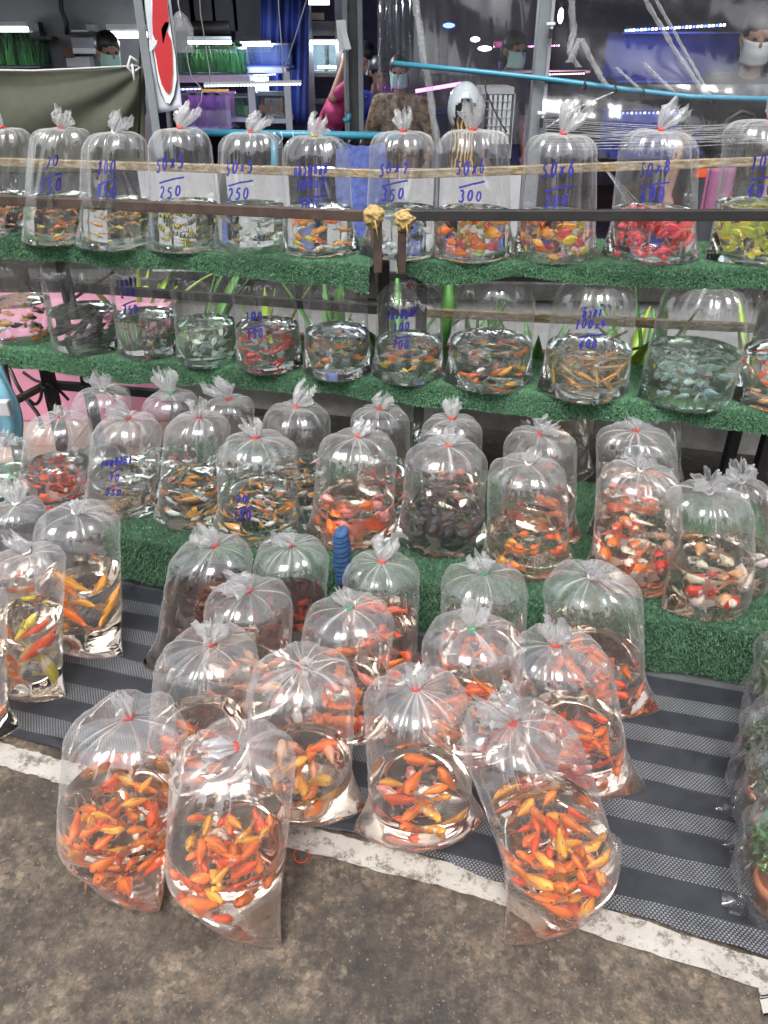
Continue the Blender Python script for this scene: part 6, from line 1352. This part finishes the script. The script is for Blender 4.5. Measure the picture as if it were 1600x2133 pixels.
    fs = [f for f in hm.f if (lambda c: not (c.y < -.045 and c.z < .045) and c.z > -.16 and not (c.z < -.03 and c.y < .01))(inv_ @ ((sum((keep[i] for i in f), Vector()) / len(f)) - hc_) / S_)]
    hm2.v = hm.v; hm2.f = fs; hm2.m = [0] * len(fs); o = hm2.build('hair', HAIR, root, smooth=True); o.modifiers.new('s', 'SOLIDIFY').thickness = .008
    ey = MB()
    for s in (-1, 1): ell(ey, (s * .030, -.080, .012), (.012, .008, .006), 8, 6)
    ey.build('eyes', M['eye'], root, smooth=True)
    if maskcol:
        mk = MB()
        mk.grid(lambda u, v: h(.075 * math.sin((u - .5) * 2.3), -.112 * math.cos((u - .5) * 2.0) + .012 * abs(v - .5) * 2 + .028 * (2 * abs(u - .5)) ** 2, .002 - .108 * v), 12, 8)
        o = mk.build('face_mask', maskcol, root, smooth=True); o.modifiers.new('s', 'SOLIDIFY').thickness = .003
        for s in (-1, 1): mk = MB(); mk.tube([h(s * .070, -.045, -.01), h(s * .082, .01, .01), h(s * .070, -.04, -.08)], .0015, 4); mk.build('mask_loop', M['paper'], root)
    if extra: extra(root, U, S_)
    return root
dkc = surf('dark_trousers', (.03, .032, .04), .8, .2, 14); green_mask = surf('green_mask', (.36, .60, .54), .7, .06); white_mask = surf('white_mask', (.6, .62, .62), .7, .06); blue_mask = surf('blue_mask', (.28, .42, .50), .7, .06)
person(226, 6.25, 108, R(35), R(14), 'man in a dark top and green face mask, seen above the olive cloth', surf('dark_green_top', (.03, .035, .03), .85, .2), dkc, green_mask, nod=R(12), T=1.66)
pinks = surf('hot_pink_shirt', (.33, .03, .10), .8, .12, 20)
person(762, 7.0, 124, R(88), R(30), 'man in a pink shirt bending behind the papered post, wearing a pale mask', pinks, surf('grey_trousers', (.10, .10, .11), .8, .2), blue_mask, arms=[((-.24, .06, .34), (-.16, .10, .58)), ((.20, -.10, .26), (.14, -.26, .14))], nod=R(10))
def jersey(root, U, S_):
    for k in range(3):
        m_ = MB(); m_.bar(U(-.10 - k * .022, -.045 + .004 * k, .505 - k * .006), U(-.16 - k * .022, -.06, .455 - k * .004), .008, .006); m_.build('shoulder_stripe', M['paper'], root)
    m_ = MB(); m_.bar(U(-.265, -.03, .27), U(-.215, -.085, .26), .02, .02); m_.build('cuff', M['paper'], root)
    m_ = MB(); m_.tube([U(-.05, -.09, .50), U(0, -.118, .43), U(.05, -.09, .50)], .005, 5); m_.build('collar', M['paper'], root)
    m_ = MB(); m_.box(U(.07, -.118, .36), (.022, .006, .022)); m_.build('chest_mark', M['paper'], root)
    m_ = MB(); m_.ball(U(-.20, -.07, .36), (.018, .006, .022), 10, 6); m_.build('sleeve_badge', M['rackgrey'], root)
person(790, 6.9, 152, R(18), R(26), 'person in a royal blue jersey with white shoulder stripes, head bowed', surf('royal_blue_jersey', (.018, .03, .30), .6, .12, 20), dkc, None, arms=[((-.23, -.02, .20), (-.06, -.20, -.02)), ((.22, .0, .20), (.12, -.18, .02))], hair='long', nod=R(28), T=1.5, extra=jersey)
blouse = NT('brown_floral_blouse'); vv_ = blouse.coord('Object'); blouse.base(blouse.ramp(blouse.noise(vv_, 26, 3, .6), [(.38, (.07, .045, .025)), (.5, (.22, .15, .085)), (.62, (.34, .24, .14))])); blouse.rough(.8)
person(832, 6.6, 150, R(-8), R(8), 'woman in a loose brown patterned blouse and mask behind the gathered plastic', blouse.mat, surf('mauve_skirt', (.16, .10, .12), .8, .2), green_mask, arms=[((-.28, .02, .20), (-.30, -.12, .02)), ((.28, .02, .20), (.26, -.14, .02))], hair='long', T=1.5, sleeve=1.0, nod=R(10))
person(1072, 6.3, 105, R(30), R(10), 'person in a dark top and green mask half seen through the plastic curtain', surf('dark_brown_top', (.04, .03, .028), .85, .2), dkc, green_mask, hair='long', T=1.6, nod=R(8))
person(1580, 4.55, 78, R(-12), R(8), 'man in a charcoal T-shirt and white mask behind the curtain at the photo edge', surf('charcoal_shirt', (.022, .024, .028), .85, .2), dkc, white_mask, arms=[((-.26, .02, .20), (-.30, -.10, -.04)), ((.24, .02, .20), (.22, -.12, .0))], T=1.68, nod=R(14))
